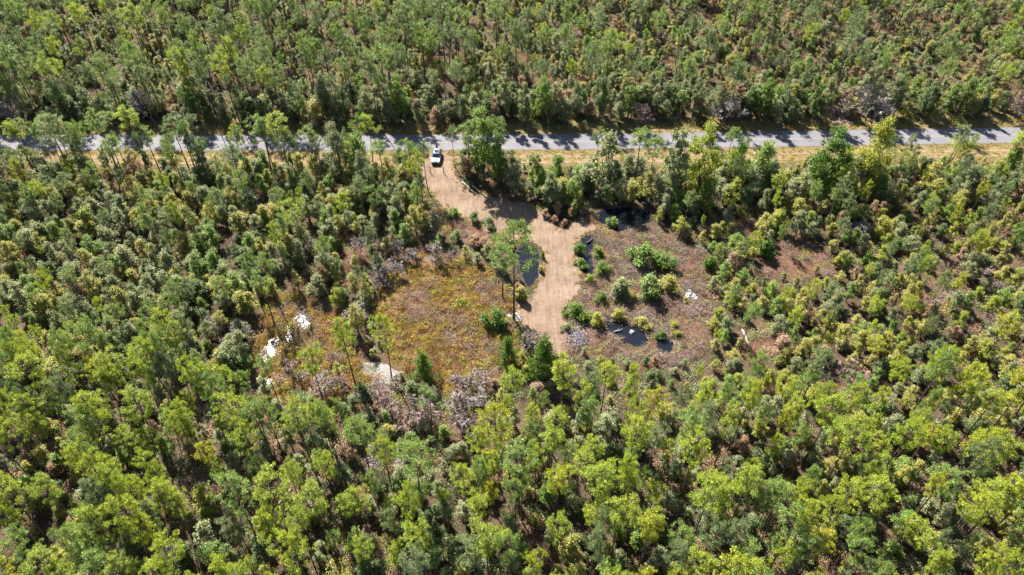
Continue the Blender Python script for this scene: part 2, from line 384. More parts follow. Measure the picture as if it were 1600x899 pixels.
# ------------------------------------------------------------------ plant shapes
def tube(P, R, k=5):
    P = np.asarray(P, float); n = len(P)
    V = []; Fc = []
    for i in range(n):
        d = P[min(i + 1, n - 1)] - P[max(i - 1, 0)]; d /= np.linalg.norm(d) + 1e-9
        a = np.cross(d, [0.31, .95, .05]); a /= np.linalg.norm(a) + 1e-9; b = np.cross(d, a)
        for j in range(k):
            th = 2 * math.pi * j / k
            V.append(P[i] + R[i] * (math.cos(th) * a + math.sin(th) * b))
    for i in range(n - 1):
        for j in range(k):
            p, q, r_, s_ = i * k + j, i * k + (j + 1) % k, (i + 1) * k + (j + 1) % k, (i + 1) * k + j
            Fc += [(p, q, r_), (p, r_, s_)]
    return np.array(V), np.array(Fc)
class Acc:
    def __init__(s): s.V = []; s.F = []; s.n = 0
    def add(s, V, Fc):
        if len(V) == 0: return
        s.V.append(np.asarray(V)); s.F.append(np.asarray(Fc) + s.n); s.n += len(V)
    def get(s): return np.vstack(s.V), np.vstack(s.F)
def unit(v): return v / (np.linalg.norm(v, axis=-1, keepdims=True) + 1e-9)
def spikes(p, d, L, Wd, r):
    """needle fans: triangles narrow at the twig, wide at the tip"""
    n = len(p); s = unit(np.cross(d, unit(r.normal(0, .55, size=(n, 3)) + [0, 0, .8])))
    L = np.asarray(L).reshape(-1, 1); Wd = np.asarray(Wd).reshape(-1, 1)
    V = np.stack([p, p + d * L + s * Wd * .5, p + d * L - s * Wd * .5], 1).reshape(-1, 3)
    return V, np.arange(3 * n).reshape(n, 3)
def blades(p, d, L, Wd, r):
    n = len(p); s = unit(np.cross(d, unit(r.normal(size=(n, 3)))))
    L = np.asarray(L).reshape(-1, 1); Wd = np.asarray(Wd).reshape(-1, 1)
    V = np.stack([p + s * Wd * .5, p + d * L, p - s * Wd * .5], 1).reshape(-1, 3)
    return V, np.arange(3 * n).reshape(n, 3)
def leaves(p, d, L, Wd, r, nb=None):
    n = len(p); nn = unit(r.normal(0, .5, size=(n, 3)) + [0, 0, .75] + (0 if nb is None else nb * .45))
    d = unit(d - nn * (d * nn).sum(1, keepdims=True)); s = unit(np.cross(d, nn))
    L = np.asarray(L).reshape(-1, 1); Wd = np.asarray(Wd).reshape(-1, 1)
    V = np.stack([p, p + d * L * .5 + s * Wd * .5, p + d * L, p + d * L * .5 - s * Wd * .5], 1).reshape(-1, 3)
    b = 4 * np.arange(n)[:, None]
    return V, np.vstack([b + [0, 1, 2], b + [0, 2, 3]])
def ball(r, n):
    v = unit(r.normal(size=(n, 3))); return v * (r.uniform(0, 1, (n, 1)) ** (1 / 3))

def pine_shape(seed, H=16.0, cr=2.4, cb=.55, limbs=22, nneedle=54, clump=.50, stubs=4, conic=False):
    r = np.random.RandomState(seed); W = Acc(); C = Acc()
    lean = r.normal(0, .018, 2) * H; bend = r.normal(0, .012, 2) * H
    def axis(t): return np.array([lean[0] * t + bend[0] * math.sin(3.1 * t), lean[1] * t + bend[1] * math.sin(3.1 * t), H * t])
    ts = np.linspace(0, .97, 8); R0 = H * .0125
    W.add(*tube([axis(t) for t in ts], [R0 * (1.25 if i == 0 else 1 - .86 * t) for i, t in enumerate(ts)], 6))
    cents = []
    az = r.uniform(0, 6.28)
    for i in range(limbs):
        s_ = (i + r.uniform(-.3, .3)) / limbs; s_ = min(max(s_, 0), 1)
        t = cb + (1 - cb) * .96 * s_
        if conic: rad = cr * (1.02 - s_) ** .8
        else: rad = cr * (max(0.02, math.sin(math.pi * (.22 + .74 * s_)))) ** .6
        rad *= r.choice([.45, .7, .9, 1.0, 1.12, 1.28]) * r.uniform(.9, 1.1); az += 2.4 + r.normal(0, .35)
        d = np.array([math.cos(az), math.sin(az), 0]); a = axis(t)
        rise = rad * (r.uniform(.15, .55) if not conic else r.uniform(-.05, .3))
        e = a + d * rad + [0, 0, rise]; mid = a + d * rad * .55 + [0, 0, rise * .25]
        W.add(*tube([a, mid, e], [R0 * .28, R0 * .2, R0 * .08], 3))
        cents.append((e, clump * r.uniform(.8, 1.25)))
        side = np.cross(d, [0, 0, 1])
        for q in range(r.randint(2, 6) if rad > .8 else 1):
            f = r.uniform(.5, .98)
            cc = a + d * rad * f + side * r.normal(0, .34) * rad * .8 + [0, 0, rise * f + r.normal(0, .18)]
            cents.append((cc, clump * r.uniform(.65, 1.1)))
            W.add(*tube([mid, cc], [R0 * .12, R0 * .06], 3))
    for q in range(3): cents.append((axis(1.0) + r.normal(0, .25, 3) + [0, 0, .05], clump * r.uniform(.7, 1.0)))
    for i in range(stubs):
        t = r.uniform(cb * .55, cb); az2 = r.uniform(0, 6.28); L = r.uniform(.6, 1.6)
        a = axis(t); W.add(*tube([a, a + np.array([math.cos(az2), math.sin(az2), r.uniform(-.1, .3)]) * L], [R0 * .16, R0 * .05], 3))
    for c, rc in cents:                      # a clump is a few needle tufts, each a burst from one twig tip
        for q in range(max(2, int(round(3.4 * (rc / clump) ** 1.5)))):
            tip = c + ball(r, 1)[0] * rc * [.85, .85, .5]; n = nneedle // 3 + 6
            d = unit(unit(r.normal(size=(n, 3))) + unit(tip - c + 1e-6) * .45 + [0, 0, .45])
            p = tip + d * .03 + r.normal(0, .06, (n, 3))
            C.add(*spikes(p, d, r.uniform(.24, .42, n) * (.75 + .45 * rc), r.uniform(.04, .075, n), r))
        n = 7; d = unit(r.normal(size=(n, 3)) + [0, 0, -.35])          # inner needle fill, added to block light and darken clump undersides
        C.add(*spikes(c + d * .05 - [0, 0, .2 * rc], d, np.full(n, rc * .7), r.uniform(.22, .36, n) * rc * 1.3, r))
    return W.get(), C.get()

def leafy_shape(seed, H=5.0, cr=1.7, lobes=9, nleaf=900, size=.27, low=.25, stems=3, tall=1.0):
    r = np.random.RandomState(seed); W = Acc(); C = Acc()
    L = []
    for i in range(lobes):
        s_ = (i + .5) / lobes; z = H * (low + (1 - low) * s_ * .88)
        rr = cr * (math.sin(math.pi * (.25 + .68 * s_)) ** .8) * r.uniform(.15, 1.0)
        a = i * 2.4 + r.normal(0, .5)
        lr = cr * r.uniform(.24, .50) * (1 - .3 * s_); z *= r.uniform(.8, 1.08)
        L.append((np.array([rr * math.cos(a), rr * math.sin(a), z]), lr))
    L.append((np.array([0, 0, H * .9]), cr * .36))
    for k in range(stems):
        a = r.uniform(0, 6.28); b = np.array([math.cos(a), math.sin(a), 0]) * cr * .12
        tgt = L[r.randint(len(L))][0]
        W.add(*tube([b * .6, b + (tgt - b) * [.35, .35, .5], tgt], [.06 + H * .006, .045 + H * .003, .015], 4))
    for c, lr in L[::2]:
        W.add(*tube([[0, 0, c[2] * .5], c], [.035, .012], 3))
    tot = sum(l[1] ** 2 for l in L)
    for c, lr in L:
        n = max(8, int(nleaf * lr * lr / tot)); b = unit(r.normal(size=(n, 3))) ; b[:, 2] = np.where(b[:, 2] < -.3, -b[:, 2], b[:, 2])
        rad = lr * r.uniform(.45, 1.12, (n, 1)) * np.where(r.uniform(0, 1, (n, 1)) < .16, r.uniform(1.1, 1.5, (n, 1)), 1); rad *= 1 + .25 * np.sin(b[:, :1] * 7 + seed) * np.sin(b[:, 1:2] * 6)
        p = c + b * rad * [1, 1, .95 * tall]
        d = unit(b + r.normal(0, .8, (n, 3)) + [0, 0, .2])
        C.add(*leaves(p, d, r.uniform(.7, 1.3, n) * size, r.uniform(.5, .8, n) * size, r, b))
        n = max(5, n // 4); p = c + ball(r, n) * lr * .72; d = unit(r.normal(size=(n, 3)))
        C.add(*leaves(p, d, r.uniform(1.4, 2.2, n) * size, r.uniform(1.2, 1.7, n) * size, r))  # larger inner leaves, added so the crown lets less light through
    return W.get(), C.get()

def bare_shape(seed, H=7.0, spread=1.0, twigs=2000):
    r = np.random.RandomState(seed); W = Acc(); C = Acc()
    tips = []
    def grow(p, d, L, R, lev):
        e = p + d * L; m_ = p + d * L * .5 + r.normal(0, .06, 3) * L
        W.add(*tube([p, m_, e], [R, R * .8, R * .6], 4 if lev < 2 else 3))
        if lev == 3: tips.append((m_, e, d)); return
        for k in range(r.randint(3, 5)):
            nd = unit(d + r.normal(0, .42 * spread, 3) + [0, 0, .12])
            grow(e if k < 2 else m_, nd, L * r.uniform(.58, .8), R * .55, lev + 1)
    for k in range(r.randint(1, 3)):
        d0 = unit(np.array([r.normal(0, .2), r.normal(0, .2), 1])); grow(np.zeros(3), d0, H * .34, H * .012, 0)
    per = max(2, twigs // len(tips))
    for m_, e, d in tips:
        t = r.uniform(0, 1, (per, 1)); p = m_ + (e - m_) * t
        dd = unit(d + r.normal(0, .6, (per, 3)) + [0, 0, .1])
        C.add(*blades(p, dd, r.uniform(.5, 1.1, per) * H * .1, np.full(per, .075), r))
    return W.get(), C.get()

def tuft_shape(seed, n=70, R=.7, h=.8, wd=.09, droop=.5, up=.9):
    r = np.random.RandomState(seed); C = Acc()
    for k in range(3):
        c = np.append(r.normal(0, R * .45, 2), 0); m_ = n // 3
        p = c + np.hstack([r.normal(0, R * .28, (m_, 2)), r.uniform(0, .1, (m_, 1))])
        d = unit(np.hstack([(p - c)[:, :2] / R + r.normal(0, droop, (m_, 2)), np.full((m_, 1), up)]))
        C.add(*blades(p, d, r.uniform(.5, 1, m_) * h, r.uniform(.7, 1.4, m_) * wd, r))
    return C.get()
def patch_shape(seed, n=300, R=1.4, h=.9, size=.2):
    r = np.random.RandomState(seed); C = Acc()
    xy = r.normal(0, R * .5, (n, 2)); z = h * np.abs(r.normal(.35, .3, (n, 1))) * np.exp(-(xy ** 2).sum(1, keepdims=True) / (R * R))
    p = np.hstack([xy, z]); d = unit(r.normal(0, .8, (n, 3)) + [0, 0, .5])
    C.add(*leaves(p, d, r.uniform(.7, 1.3, n) * size, r.uniform(.4, .7, n) * size, r)); return C.get()
def sticks_shape(seed, n=60, R=1.2, h=.3, wd=.06):
    r = np.random.RandomState(seed); C = Acc()
    for i in range(n):
        xy = r.normal(0, R * .5, 2); p = np.array([*xy, abs(r.normal(0, h))]); d = unit(np.array([*r.normal(0, 1, 2), r.normal(.1, .25)])); L = r.uniform(.4, 1.3)
        C.add(*tube([p - d * L * .5, p + d * L * .5], [wd * .5, wd * .25], 3))
    return C.get()

class Kind:
    """a plant kind: several shapes x several foliage colours"""
    def __init__(s, name, shapes, bark, cols, top=('trunk', 'crown')):
        s.name = name; s.n = len(shapes); s.cols = cols; s.parts = top
        s.wood = []; s.crown = {}; s.full = {}
        for i, ((wv, wf), (cv, cf)) in enumerate(shapes):
            s.wood.append(mk_mesh(top[0], wv, wf, [M[bark]], smooth=True))
            for c in cols:
                s.crown[i, c] = mk_mesh(top[1], cv, cf, [M[c]])
                V = np.vstack([wv, cv]); Fc = np.vstack([wf, cf + len(wv)])
                s.full[i, c] = mk_mesh(name, V, Fc, [M[bark], M[c]], np.r_[np.zeros(len(wf)), np.ones(len(cf))])
    def place(s, i, c, loc, rz, sc_):
        e = empty(s.name, loc, rz, sc_)
        obj(s.parts[0], s.wood[i], e); obj(s.parts[1], s.crown[i, c], e)
        return e

K = {}
K['pine'] = Kind('pine_tree', [pine_shape(10 + i, 16, [2.5, 2.1, 2.8, 2.3, 2.0, 2.6][i], [.62, .66, .58, .56, .70, .64][i], [18, 16, 20, 20, 14, 18][i]) for i in range(6)], 'bark',
                 ['pine_bright', 'pine_yellow', 'pine_mid', 'pine_grey'])
K['slim'] = Kind('slender_pine', [pine_shape(30 + i, 13, [2.1, 1.75, 2.3, 1.9][i], [.70, .74, .68, .66][i], 13, 39, .50, 9) for i in range(4)], 'bark', ['pine_mid', 'pine_grey', 'pine_bright'])
K['young'] = Kind('young_pine', [pine_shape(50 + i, 5, 1.3, .08, 26, 34, .46, 0, True) for i in range(3)], 'bark', ['pine_bright', 'pine_mid', 'leaf_vivid'])
K['leafy'] = Kind('evergreen_tree', [leafy_shape(60 + i, [5, 6, 4.2, 5.5, 4.8, 6.5][i], [1.7, 1.6, 1.8, 1.5, 1.9, 1.5][i], [15, 17, 13, 16, 15, 18][i], 2100, .165) for i in range(6)], 'greybark',
                  ['leaf_grey', 'leaf_olive', 'leaf_green', 'leaf_dark', 'leaf_brown', 'leaf_lime'])
K['shrub'] = Kind('shrub', [leafy_shape(80 + i, [2.0, 2.3, 1.7, 2.1][i], [1.25, 1.1, 1.35, 1.2][i], 15, 1700, .145, .08, 4) for i in range(4)], 'greybark',
                  ['leaf_vivid', 'leaf_green', 'leaf_olive', 'leaf_dark', 'leaf_lime', 'leaf_brown', 'leaf_grey'], ('stem', 'foliage'))
K['hard'] = Kind('hardwood_tree', [leafy_shape(90 + i, 15, [3.2, 2.8, 3.4][i], [30, 28, 34][i], 5600, .27, .30, 6) for i in range(3)], 'bark', ['leaf_vivid', 'leaf_green', 'leaf_lime', 'leaf_grey', 'leaf_dark'])
K['bare'] = Kind('bare_tree', [bare_shape(100 + i, 6.5, [1.0, 1.2, .9, 1.1][i]) for i in range(4)], 'greybark', ['twig_grey', 'twig_mauve'], ('trunk', 'twigs'))

# ------------------------------------------------------------------ where the plants stand
rng = random.Random(11)
PLANTS = []        # (kind, shape, colour, x, y, rz, scale, label, group)
HAND = []
def zone_words(x, y):
    u, v, _ = g2p(x, y)
    ry = float(road_y(x))
    if y > ry:
        depth = 'at far road edge' if y < ry + 16 else ('in woods across the road' if y < ry + 50 else 'deep in the far woods')
        side = 'far left' if u < 420 else ('middle left' if u < 800 else ('middle right' if u < 1180 else 'far right'))
    elif y > ry - 16:
        depth = 'along the near verge of the road'
        side = 'left of the lane' if u < 690 else ('between lane and right clearing' if u < 1000 else 'at the right')
    elif v < 600:
        depth = ''
        side = ('in the thicket at the left edge' if u < 260 else 'in the thicket left of the golden field' if u < 600 else 'at the edge of the cleared ground' if u < 1120
                else 'in the scrub right of the right clearing' if u < 1360 else 'in the scrub at the right edge')
    else:
        depth = 'in near woods' if v < 700 else 'in lower woods' if v < 830 else 'in bottommost woods'
        side = 'on the far left' if u < 260 else 'left of centre' if u < 560 else 'below the golden field' if u < 860 else 'below the right clearing' if u < 1140 else 'right of centre' if u < 1380 else 'on the far right'
    return (depth + ' ' + side).strip()
COLW = {'pine_bright': 'bright green', 'pine_yellow': 'yellow-green', 'pine_mid': 'mid green', 'pine_grey': 'grey-green', 'leaf_grey': 'grey-green', 'leaf_olive': 'olive',
        'leaf_green': 'green', 'leaf_dark': 'dark green', 'leaf_brown': 'rusty brown', 'leaf_lime': 'lime yellow', 'leaf_vivid': 'vivid green', 'twig_grey': 'grey', 'twig_mauve': 'mauve'}
KW = {'pine': ('pine', 'pine tree'), 'slim': ('slender pine', 'pine tree'), 'young': ('young bushy pine', 'young pine'), 'leafy': ('leafy evergreen', 'tree'), 'shrub': ('low shrub', 'shrub'),
      'hard': ('broad hardwood', 'tree'), 'bare': ('leafless tree', 'bare tree')}
BASEH = {'pine': 16, 'slim': 13, 'young': 5, 'leafy': 5.3, 'shrub': 2, 'hard': 15, 'bare': 6.5}
def hand(kind, col, u, v, h=None, vtop=None, label=None, wide=1.0, shape=None):
    x, y = p2g(u, v)
    if vtop is not None: h = height_for(u, v, vtop)
    s = h / BASEH[kind]
    i = rng.randrange(K[kind].n) if shape is None else shape
    HAND.append((kind, i, col, x, y, rng.uniform(0, 6.28), (s * wide, s * wide, s), label))
# the two pines and bushes in the clearing
hand('pine', 'pine_mid', 803, 502, vtop=352, label='taller of the two lone pines between golden field and dirt lane', wide=.82, shape=2)
hand('pine', 'pine_mid', 785, 466, vtop=384, label='shorter of the two lone pines between golden field and dirt lane', wide=1.0, shape=0)
hand('shrub', 'leaf_vivid', 776, 512, 3.6, label='bright green bush at the feet of the two lone pines')
hand('shrub', 'leaf_olive', 814, 468, 2.6, label='olive bush between the lone pines and the lane')
hand('young', 'leaf_vivid', 848, 404, 1.5, label='small green bush between narrow pond and dirt lane')
hand('shrub', 'leaf_olive', 845, 425, 1.2, label='low olive bush at lower bank of the narrow pond')
hand('bare', 'twig_mauve', 806, 428, 3.2, label='reddish leafless bush on the bank of the narrow pond')
for u, v, h, c, l in [(1005, 412, 4.0, 'leaf_green', 'tall green bush at top of the right clearing'), (1035, 420, 3.2, 'leaf_vivid', 'vivid green bush right of tall bush in right clearing'),
                      (1012, 462, 4.2, 'leaf_green', 'large green bush in the middle of the right clearing'), (1042, 452, 3.0, 'leaf_olive', 'olive bush right of the large bush in right clearing'),
                      (968, 462, 3.6, 'leaf_grey', 'rounded grey-green bush left of the large bush in right clearing'), (940, 470, 1.9, 'leaf_vivid', 'small vivid bush by the narrow water strip'),
                      (900, 492, 3.0, 'leaf_vivid', 'green bush on the lane edge above the grey brush pile'), (932, 507, 2.4, 'leaf_lime', 'lime bush left of the irregular pond'),
                      (886, 515, 1.6, 'leaf_grey', 'small grey-green bush beside the grey brush pile'), (966, 497, 1.8, 'leaf_lime', 'lime bush at upper bank of the irregular pond'),
                      (1004, 508, 2.0, 'leaf_olive', 'olive bush between the irregular pond and the round pond'), (1033, 527, 1.4, 'leaf_vivid', 'small bush above the round pond'),
                      (1052, 512, 1.5, 'leaf_lime', 'small lime bush right of the round pond'), (1058, 525, 1.3, 'leaf_olive', 'small olive bush nearest the round pond sandy bank'),
                      (905, 395, 2.0, 'leaf_vivid', 'vivid bush at top of the water strip by lane'), (908, 415, 1.8, 'leaf_vivid', 'vivid bush in middle of the lane edge water strip'),
                      (935, 398, 1.8, 'leaf_green', 'green bush across the water strip from lane'), (940, 425, 2.2, 'leaf_vivid', 'vivid bush right of the narrow water strip'),
                      (922, 440, 1.5, 'leaf_lime', 'lime bush at lower end of narrow water strip'), (958, 353, 1.9, 'leaf_green', 'small green sapling bush below the shaded pond'),
                      (1108, 420, 2.6, 'leaf_vivid', 'vivid bush at right rim of the right clearing'), (1070, 470, 1.0, 'leaf_olive', 'low olive tuft left of the white rock'),
                      (765, 352, 2.2, 'leaf_grey', 'grey-green bush at lower edge of lane bend'), (742, 345, 2.0, 'leaf_dark', 'dark bush at lower edge of lane bend'),
                      (710, 338, 2.0, 'leaf_green', 'green bush where lane bend begins'), (1190, 395, 3.4, 'leaf_vivid', 'vivid bush beside the brown gap right of clearing')]:
    hand('shrub', c, u, v, h * .95, label=l, wide=1.12)
for u, v, h, l in [(852, 338, 1.5, 'brown bush at the top of lane junction, leftmost of the brown row'), (866, 347, 1.3, 'brown bush in wedge of the lane junction'), (882, 352, 1.2, 'low brown bush at tip of the lane junction wedge'),
                   (893, 338, 1.7, 'brown bush above the lane spur'), (912, 335, 1.6, 'brown bush between lane spur and shaded pond'), (1065, 372, 1.8, 'brown bush at upper right rim of right clearing'),
                   (745, 385, 2.4, 'rusty bush between lane bend and the lone pines'), (765, 392, 2.0, 'rusty bush just above the shorter lone pine')]:
    hand('shrub', 'leaf_brown', u, v, h, label=l, wide=1.2)
for u, v, h, l in [(690, 400, 4.2, 'large grey leafless bush at top of the golden field'), (655, 405, 3.6, 'grey leafless bush at upper left of the golden field'),
                   (620, 430, 4.0, 'grey leafless bush at the left end of golden field')]:
    hand('bare', 'twig_grey', u, v, h, label=l, wide=1.35)
for u, v, h, c, l in [(245, 196, 9, 'twig_grey', 'dark grey leafless tree across road on the left'), (1362, 194, 10.5, 'twig_grey', 'large pale grey leafless tree across the road at right'),
                      (1312, 195, 8, 'twig_mauve', 'mauve leafless tree left of the large pale one'), (45, 197, 8.5, 'twig_grey', 'grey leafless tree at far left across the road'),
                      (1130, 194, 7.5, 'twig_grey', 'grey leafless tree across road behind the tall hardwood'), (1012, 197, 7.5, 'twig_mauve', 'mauve leafless tree across the road in middle right'),
                      (1590, 186, 7.5, 'twig_mauve', 'mauve leafless tree across road at the right edge'), (700, 660, 7.5, 'twig_grey', 'pale leafless tree with spreading twigs below golden field'),
                      (655, 665, 6.5, 'twig_mauve', 'mauve leafless tree left of the pale one below golden field'), (610, 645, 6, 'twig_mauve', 'mauve leafless tree below the pale patch'),
                      (745, 600, 4, 'twig_mauve', 'low mauve leafless bush at bottom of golden field'), (560, 500, 5, 'twig_grey', 'grey leafless tree between marsh and golden field'),
                      (470, 590, 4.5, 'twig_mauve', 'mauve leafless bush right of the puddles'), (475, 505, 3.5, 'twig_grey', 'dead grey stump tree inside puddle ring'),
                      (505, 612, 5, 'twig_grey', 'grey leafless tree below the puddles'), (1340, 365, 4, 'twig_grey', 'grey leafless tree in scrub right of the brown gap'),
                      (1330, 600, 5, 'twig_mauve', 'mauve leafless tree in right woods gap'), (1440, 480, 4.5, 'twig_mauve', 'mauve leafless bush in right scrub gap'),
                      (520, 800, 6, 'twig_mauve', 'mauve leafless tree in nearest woods left of centre'), (590, 720, 6, 'twig_grey', 'grey leafless tree in the near woods')]:
    hand('bare', c, u, v, h, label=l, wide=1.25)
# tall trees beside the road
for k, (kd, c, u, v, vt, wd, l) in enumerate([
        ('pine', 'pine_mid', 106, 260, 180, 1.0, 'flat-topped pine by the road, second from the left edge'), ('pine', 'pine_mid', 55, 262, 190, .8, 'leftmost pine standing in front of the road'),
        ('pine', 'pine_mid', 140, 262, 193, .75, 'pine just right of the flat-topped roadside pine'), ('slim', 'pine_mid', 182, 262, 174, 1.1, 'slim pine against the road, third group from left'),
        ('pine', 'pine_bright', 230, 262, 172, .8, 'leaning pine against road left of the grey leafless tree'), ('pine', 'pine_mid', 250, 268, 200, .75, 'short pine in front of the road at left'),
        ('slim', 'pine_grey', 305, 264, 184, 1.1, 'slim grey-green pine by the road left of centre'), ('slim', 'pine_mid', 330, 272, 215, 1.1, 'low slim pine by road near verge at left'),
        ('pine', 'pine_mid', 424, 268, 183, .75, 'left one of the roadside pine pair left of lane'), ('pine', 'pine_bright', 452, 270, 178, .8, 'right one of the roadside pine pair left of lane'),
        ('slim', 'pine_mid', 492, 262, 200, 1.0, 'small-crowned slim pine against road left of dense tree'), ('hard', 'leaf_grey', 536, 285, 186, .62, 'dense grey-green tree against the road left of lane'),
        ('young', 'pine_mid', 568, 290, 212, .75, 'conical tree right of the dense grey-green tree'), ('slim', 'pine_mid', 602, 288, 222, 1.2, 'slim pine between conical tree and lane'),
        ('pine', 'pine_mid', 644, 300, 220, .62, 'twin-trunk pine at the left edge of lane'), ('slim', 'pine_grey', 669, 300, 222, .8, 'thin lone pine between gate posts and roadside pines'),
        ('slim', 'pine_grey', 711, 262, 198, .75, 'thin pine at right side of the lane entrance'), ('hard', 'leaf_green', 757, 282, 163, .66, 'tall bright tree beside the lane entrance'),
        ('pine', 'pine_mid', 735, 280, 192, .7, 'pine on lane side of the tall bright tree'), ('pine', 'pine_mid', 772, 280, 186, .65, 'pine on the right of the tall bright tree'),
        ('hard', 'leaf_grey', 800, 298, 232, .7, 'leafy grey-green tree whose shadow falls on the lane bend'), ('hard', 'leaf_green', 780, 292, 205, .6, 'tall leafy tree at upper side of the lane bend'), ('hard', 'leaf_green', 838, 300, 238, .75, 'leafy green tree above the lane junction'),
        ('leafy', 'leaf_grey', 945, 300, 222, .9, 'grey-green evergreen against the road above the shaded pond'), ('slim', 'pine_mid', 992, 290, 205, 1.1, 'slim pine left of the tall roadside hardwoods'),
        ('hard', 'leaf_grey', 1048, 312, 198, .7, 'grey-green hardwood left of the lime-topped hardwood'), ('hard', 'leaf_lime', 1085, 312, 184, .62, 'tall lime-topped hardwood above the right clearing'),
        ('young', 'leaf_vivid', 1143, 292, 226, .8, 'conical evergreen right of the lime-topped hardwood'), ('young', 'pine_mid', 1180, 296, 224, .85, 'second conical evergreen right of the lime-topped hardwood'),
        ('hard', 'leaf_vivid', 1276, 312, 196, .78, 'broad vivid-topped hardwood by the road at right'), ('hard', 'leaf_lime', 1342, 302, 182, .72, 'spreading tall hardwood by the road, right of the broad one'),
        ('slim', 'pine_bright', 1478, 270, 214, 1.25, 'leaning slim pine on the near verge at right'), ('slim', 'pine_bright', 1568, 272, 208, 1.25, 'slim pine on the near verge by the right edge'),
        ('slim', 'pine_mid', 20, 300, 215, 1.2, 'slim pine at left edge below the road'), ('pine', 'pine_mid', 205, 300, 215, .7, 'pine below the road left of the slim grey-green pine'),
        ('slim', 'pine_grey', 385, 300, 225, 1.3, 'slim pine in thicket below the roadside pine pair'), ('hard', 'leaf_grey', 575, 320, 232, .6, 'grey-green leafy tree in thicket left of lane bend')]):
    hand(kd, c, u, v, vtop=vt, wide=wd * {'pine': 1.45, 'slim': 1.05}.get(kd, 1.12), label=l, shape=k % K[kd].n)
# pines picked out in the near woods
for kd, c, u, v, vt, l in [('pine', 'pine_bright', 555, 600, 500, 'bright pine between puddles and golden field'), ('pine', 'pine_bright', 612, 592, 495, 'lone small pine with dark trunk at left of golden field'),
                           ('pine', 'pine_bright', 510, 640, 545, 'bright pine below the puddle channel'), ('pine', 'pine_mid', 440, 640, 560, 'pine in front of the nearest puddle'),
                           ('young', 'leaf_vivid', 795, 565, 530, 'vivid young pine at the lower right of golden field'), ('young', 'leaf_vivid', 850, 590, 535, 'vivid young pine just below the dirt lane end'),
                           ('young', 'leaf_vivid', 665, 595, 555, 'bright young pine in the lower golden field'), ('pine', 'pine_bright', 1280, 770, 655, 'big bright pine in the near woods right of centre'),
                           ('pine', 'pine_bright', 1075, 860, 745, 'big bright pine in nearest woods below right clearing'), ('pine', 'pine_bright', 975, 760, 655, 'big bright pine below the right clearing')]:
    hand(kd, c, u, v, vtop=vt, label=l, wide=.72 if kd == 'pine' else 1.0)

EXCL = [(LANE, .9)] + [(P, .8) for P in PONDS + GLINT] + [(GLAREPATCH[0], .3)]
def prep(kind_pts):
    return kind_pts
def visible(x, y, h=12, margin=60):
    u0, v0, f = g2p(x, y); u1, v1, f1 = g2p(x, y, h)
    return f > 5 and min(u0, u1) < 1600 + margin and max(u0, u1) > -margin and v0 > -40 and v1 < 899 + margin
def scatter(spacing, seed, dens):
    r = random.Random(seed); out = []
    xs = np.arange(-175, 190, spacing); ys = np.arange(26, 232, spacing)
    for x0 in xs:
        for y0 in ys:
            x = x0 + r.uniform(-.48, .48) * spacing; y = y0 + r.uniform(-.48, .48) * spacing
            q = r.random()
            if not visible(x, y): continue
            d = dens(x, y)
            if q < d: out.append((x, y))
    if not out: return out
    A = np.array(out); keep = np.ones(len(A), bool)
    for P, mg in EXCL:
        ins = in_poly_np(A[:, 0], A[:, 1], P) | (dist_poly_np(A[:, 0], A[:, 1], P) < mg)
        keep &= ~ins
    return A[keep].tolist()
def zone(x, y):
    u, v, _ = g2p(x, y); d = y - float(road_y(x))
    if (-8.6 if u < 790 else -10.2) < d < 6.0: return 'road', u, v, d
    if d >= 6.0: return 'far', u, v, d
    if in_poly(x, y, GOLD): return 'gold', u, v, d
    if in_poly(x, y, PUDZ): return 'pud', u, v, d
    if in_poly(x, y, RCLR): return 'rclr', u, v, d
    for P in OPEN:
        if in_poly(x, y, P): return 'open', u, v, d
    if v < 600 and u < 650: return 'leftmid', u, v, d
    if v < 330: return 'belowroad', u, v, d
    if u > 1080 and v < 640: return 'rightmid', u, v, d
    return 'near', u, v, d
def nz(x, y, s, k): return mnoise.noise((x * s, y * s, k))
def dens_pine(x, y):
    z, u, v, d = zone(x, y)
    b = {'road': 0, 'far': 0, 'gold': .012, 'pud': .10, 'rclr': 0, 'open': .05, 'leftmid': .14, 'belowroad': .14, 'rightmid': .20, 'near': .62}[z]
    if z == 'near': b *= 1 + .9 * nz(x, y, .07, 4)
    if z == 'leftmid' and v > 500: b = .35
    # the view over the lane and the field stays open
    if 590 < u < 1110 and v < 660 and z == 'near': b *= .22
    return b
def dens_slim(x, y):
    z, u, v, d = zone(x, y)
    if z == 'far': return (.55 * max(0, 1 + 1.9 * nz(x, y, .10, 21)) if d < 12.5 else .42) * (1.25 if u < 700 else .85 if u < 1000 else .6) * (1 + 1.3 * nz(x, y, .04, 9))
    if -14 < d < -8.6 and u < 645: return .55
    return {'leftmid': .10, 'belowroad': .06, 'rightmid': .05, 'near': .08}.get(z, 0)
def dens_leafy(x, y):
    z, u, v, d = zone(x, y)
    if z == 'far': return .92 if d < 13 else 0
    return {'road': 0, 'gold': .0, 'pud': .05, 'rclr': .0, 'open': .08, 'leftmid': .80, 'belowroad': .85, 'rightmid': .78, 'near': .74}[z] * (1 + (.9 if z in ('near', 'leftmid') else .5) * nz(x, y, .12, 7))
def pick(ws):
    t = rng.random() * sum(w_ for _, w_ in ws)
    for k, w_ in ws:
        t -= w_
        if t <= 0: return k
    return ws[-1][0]
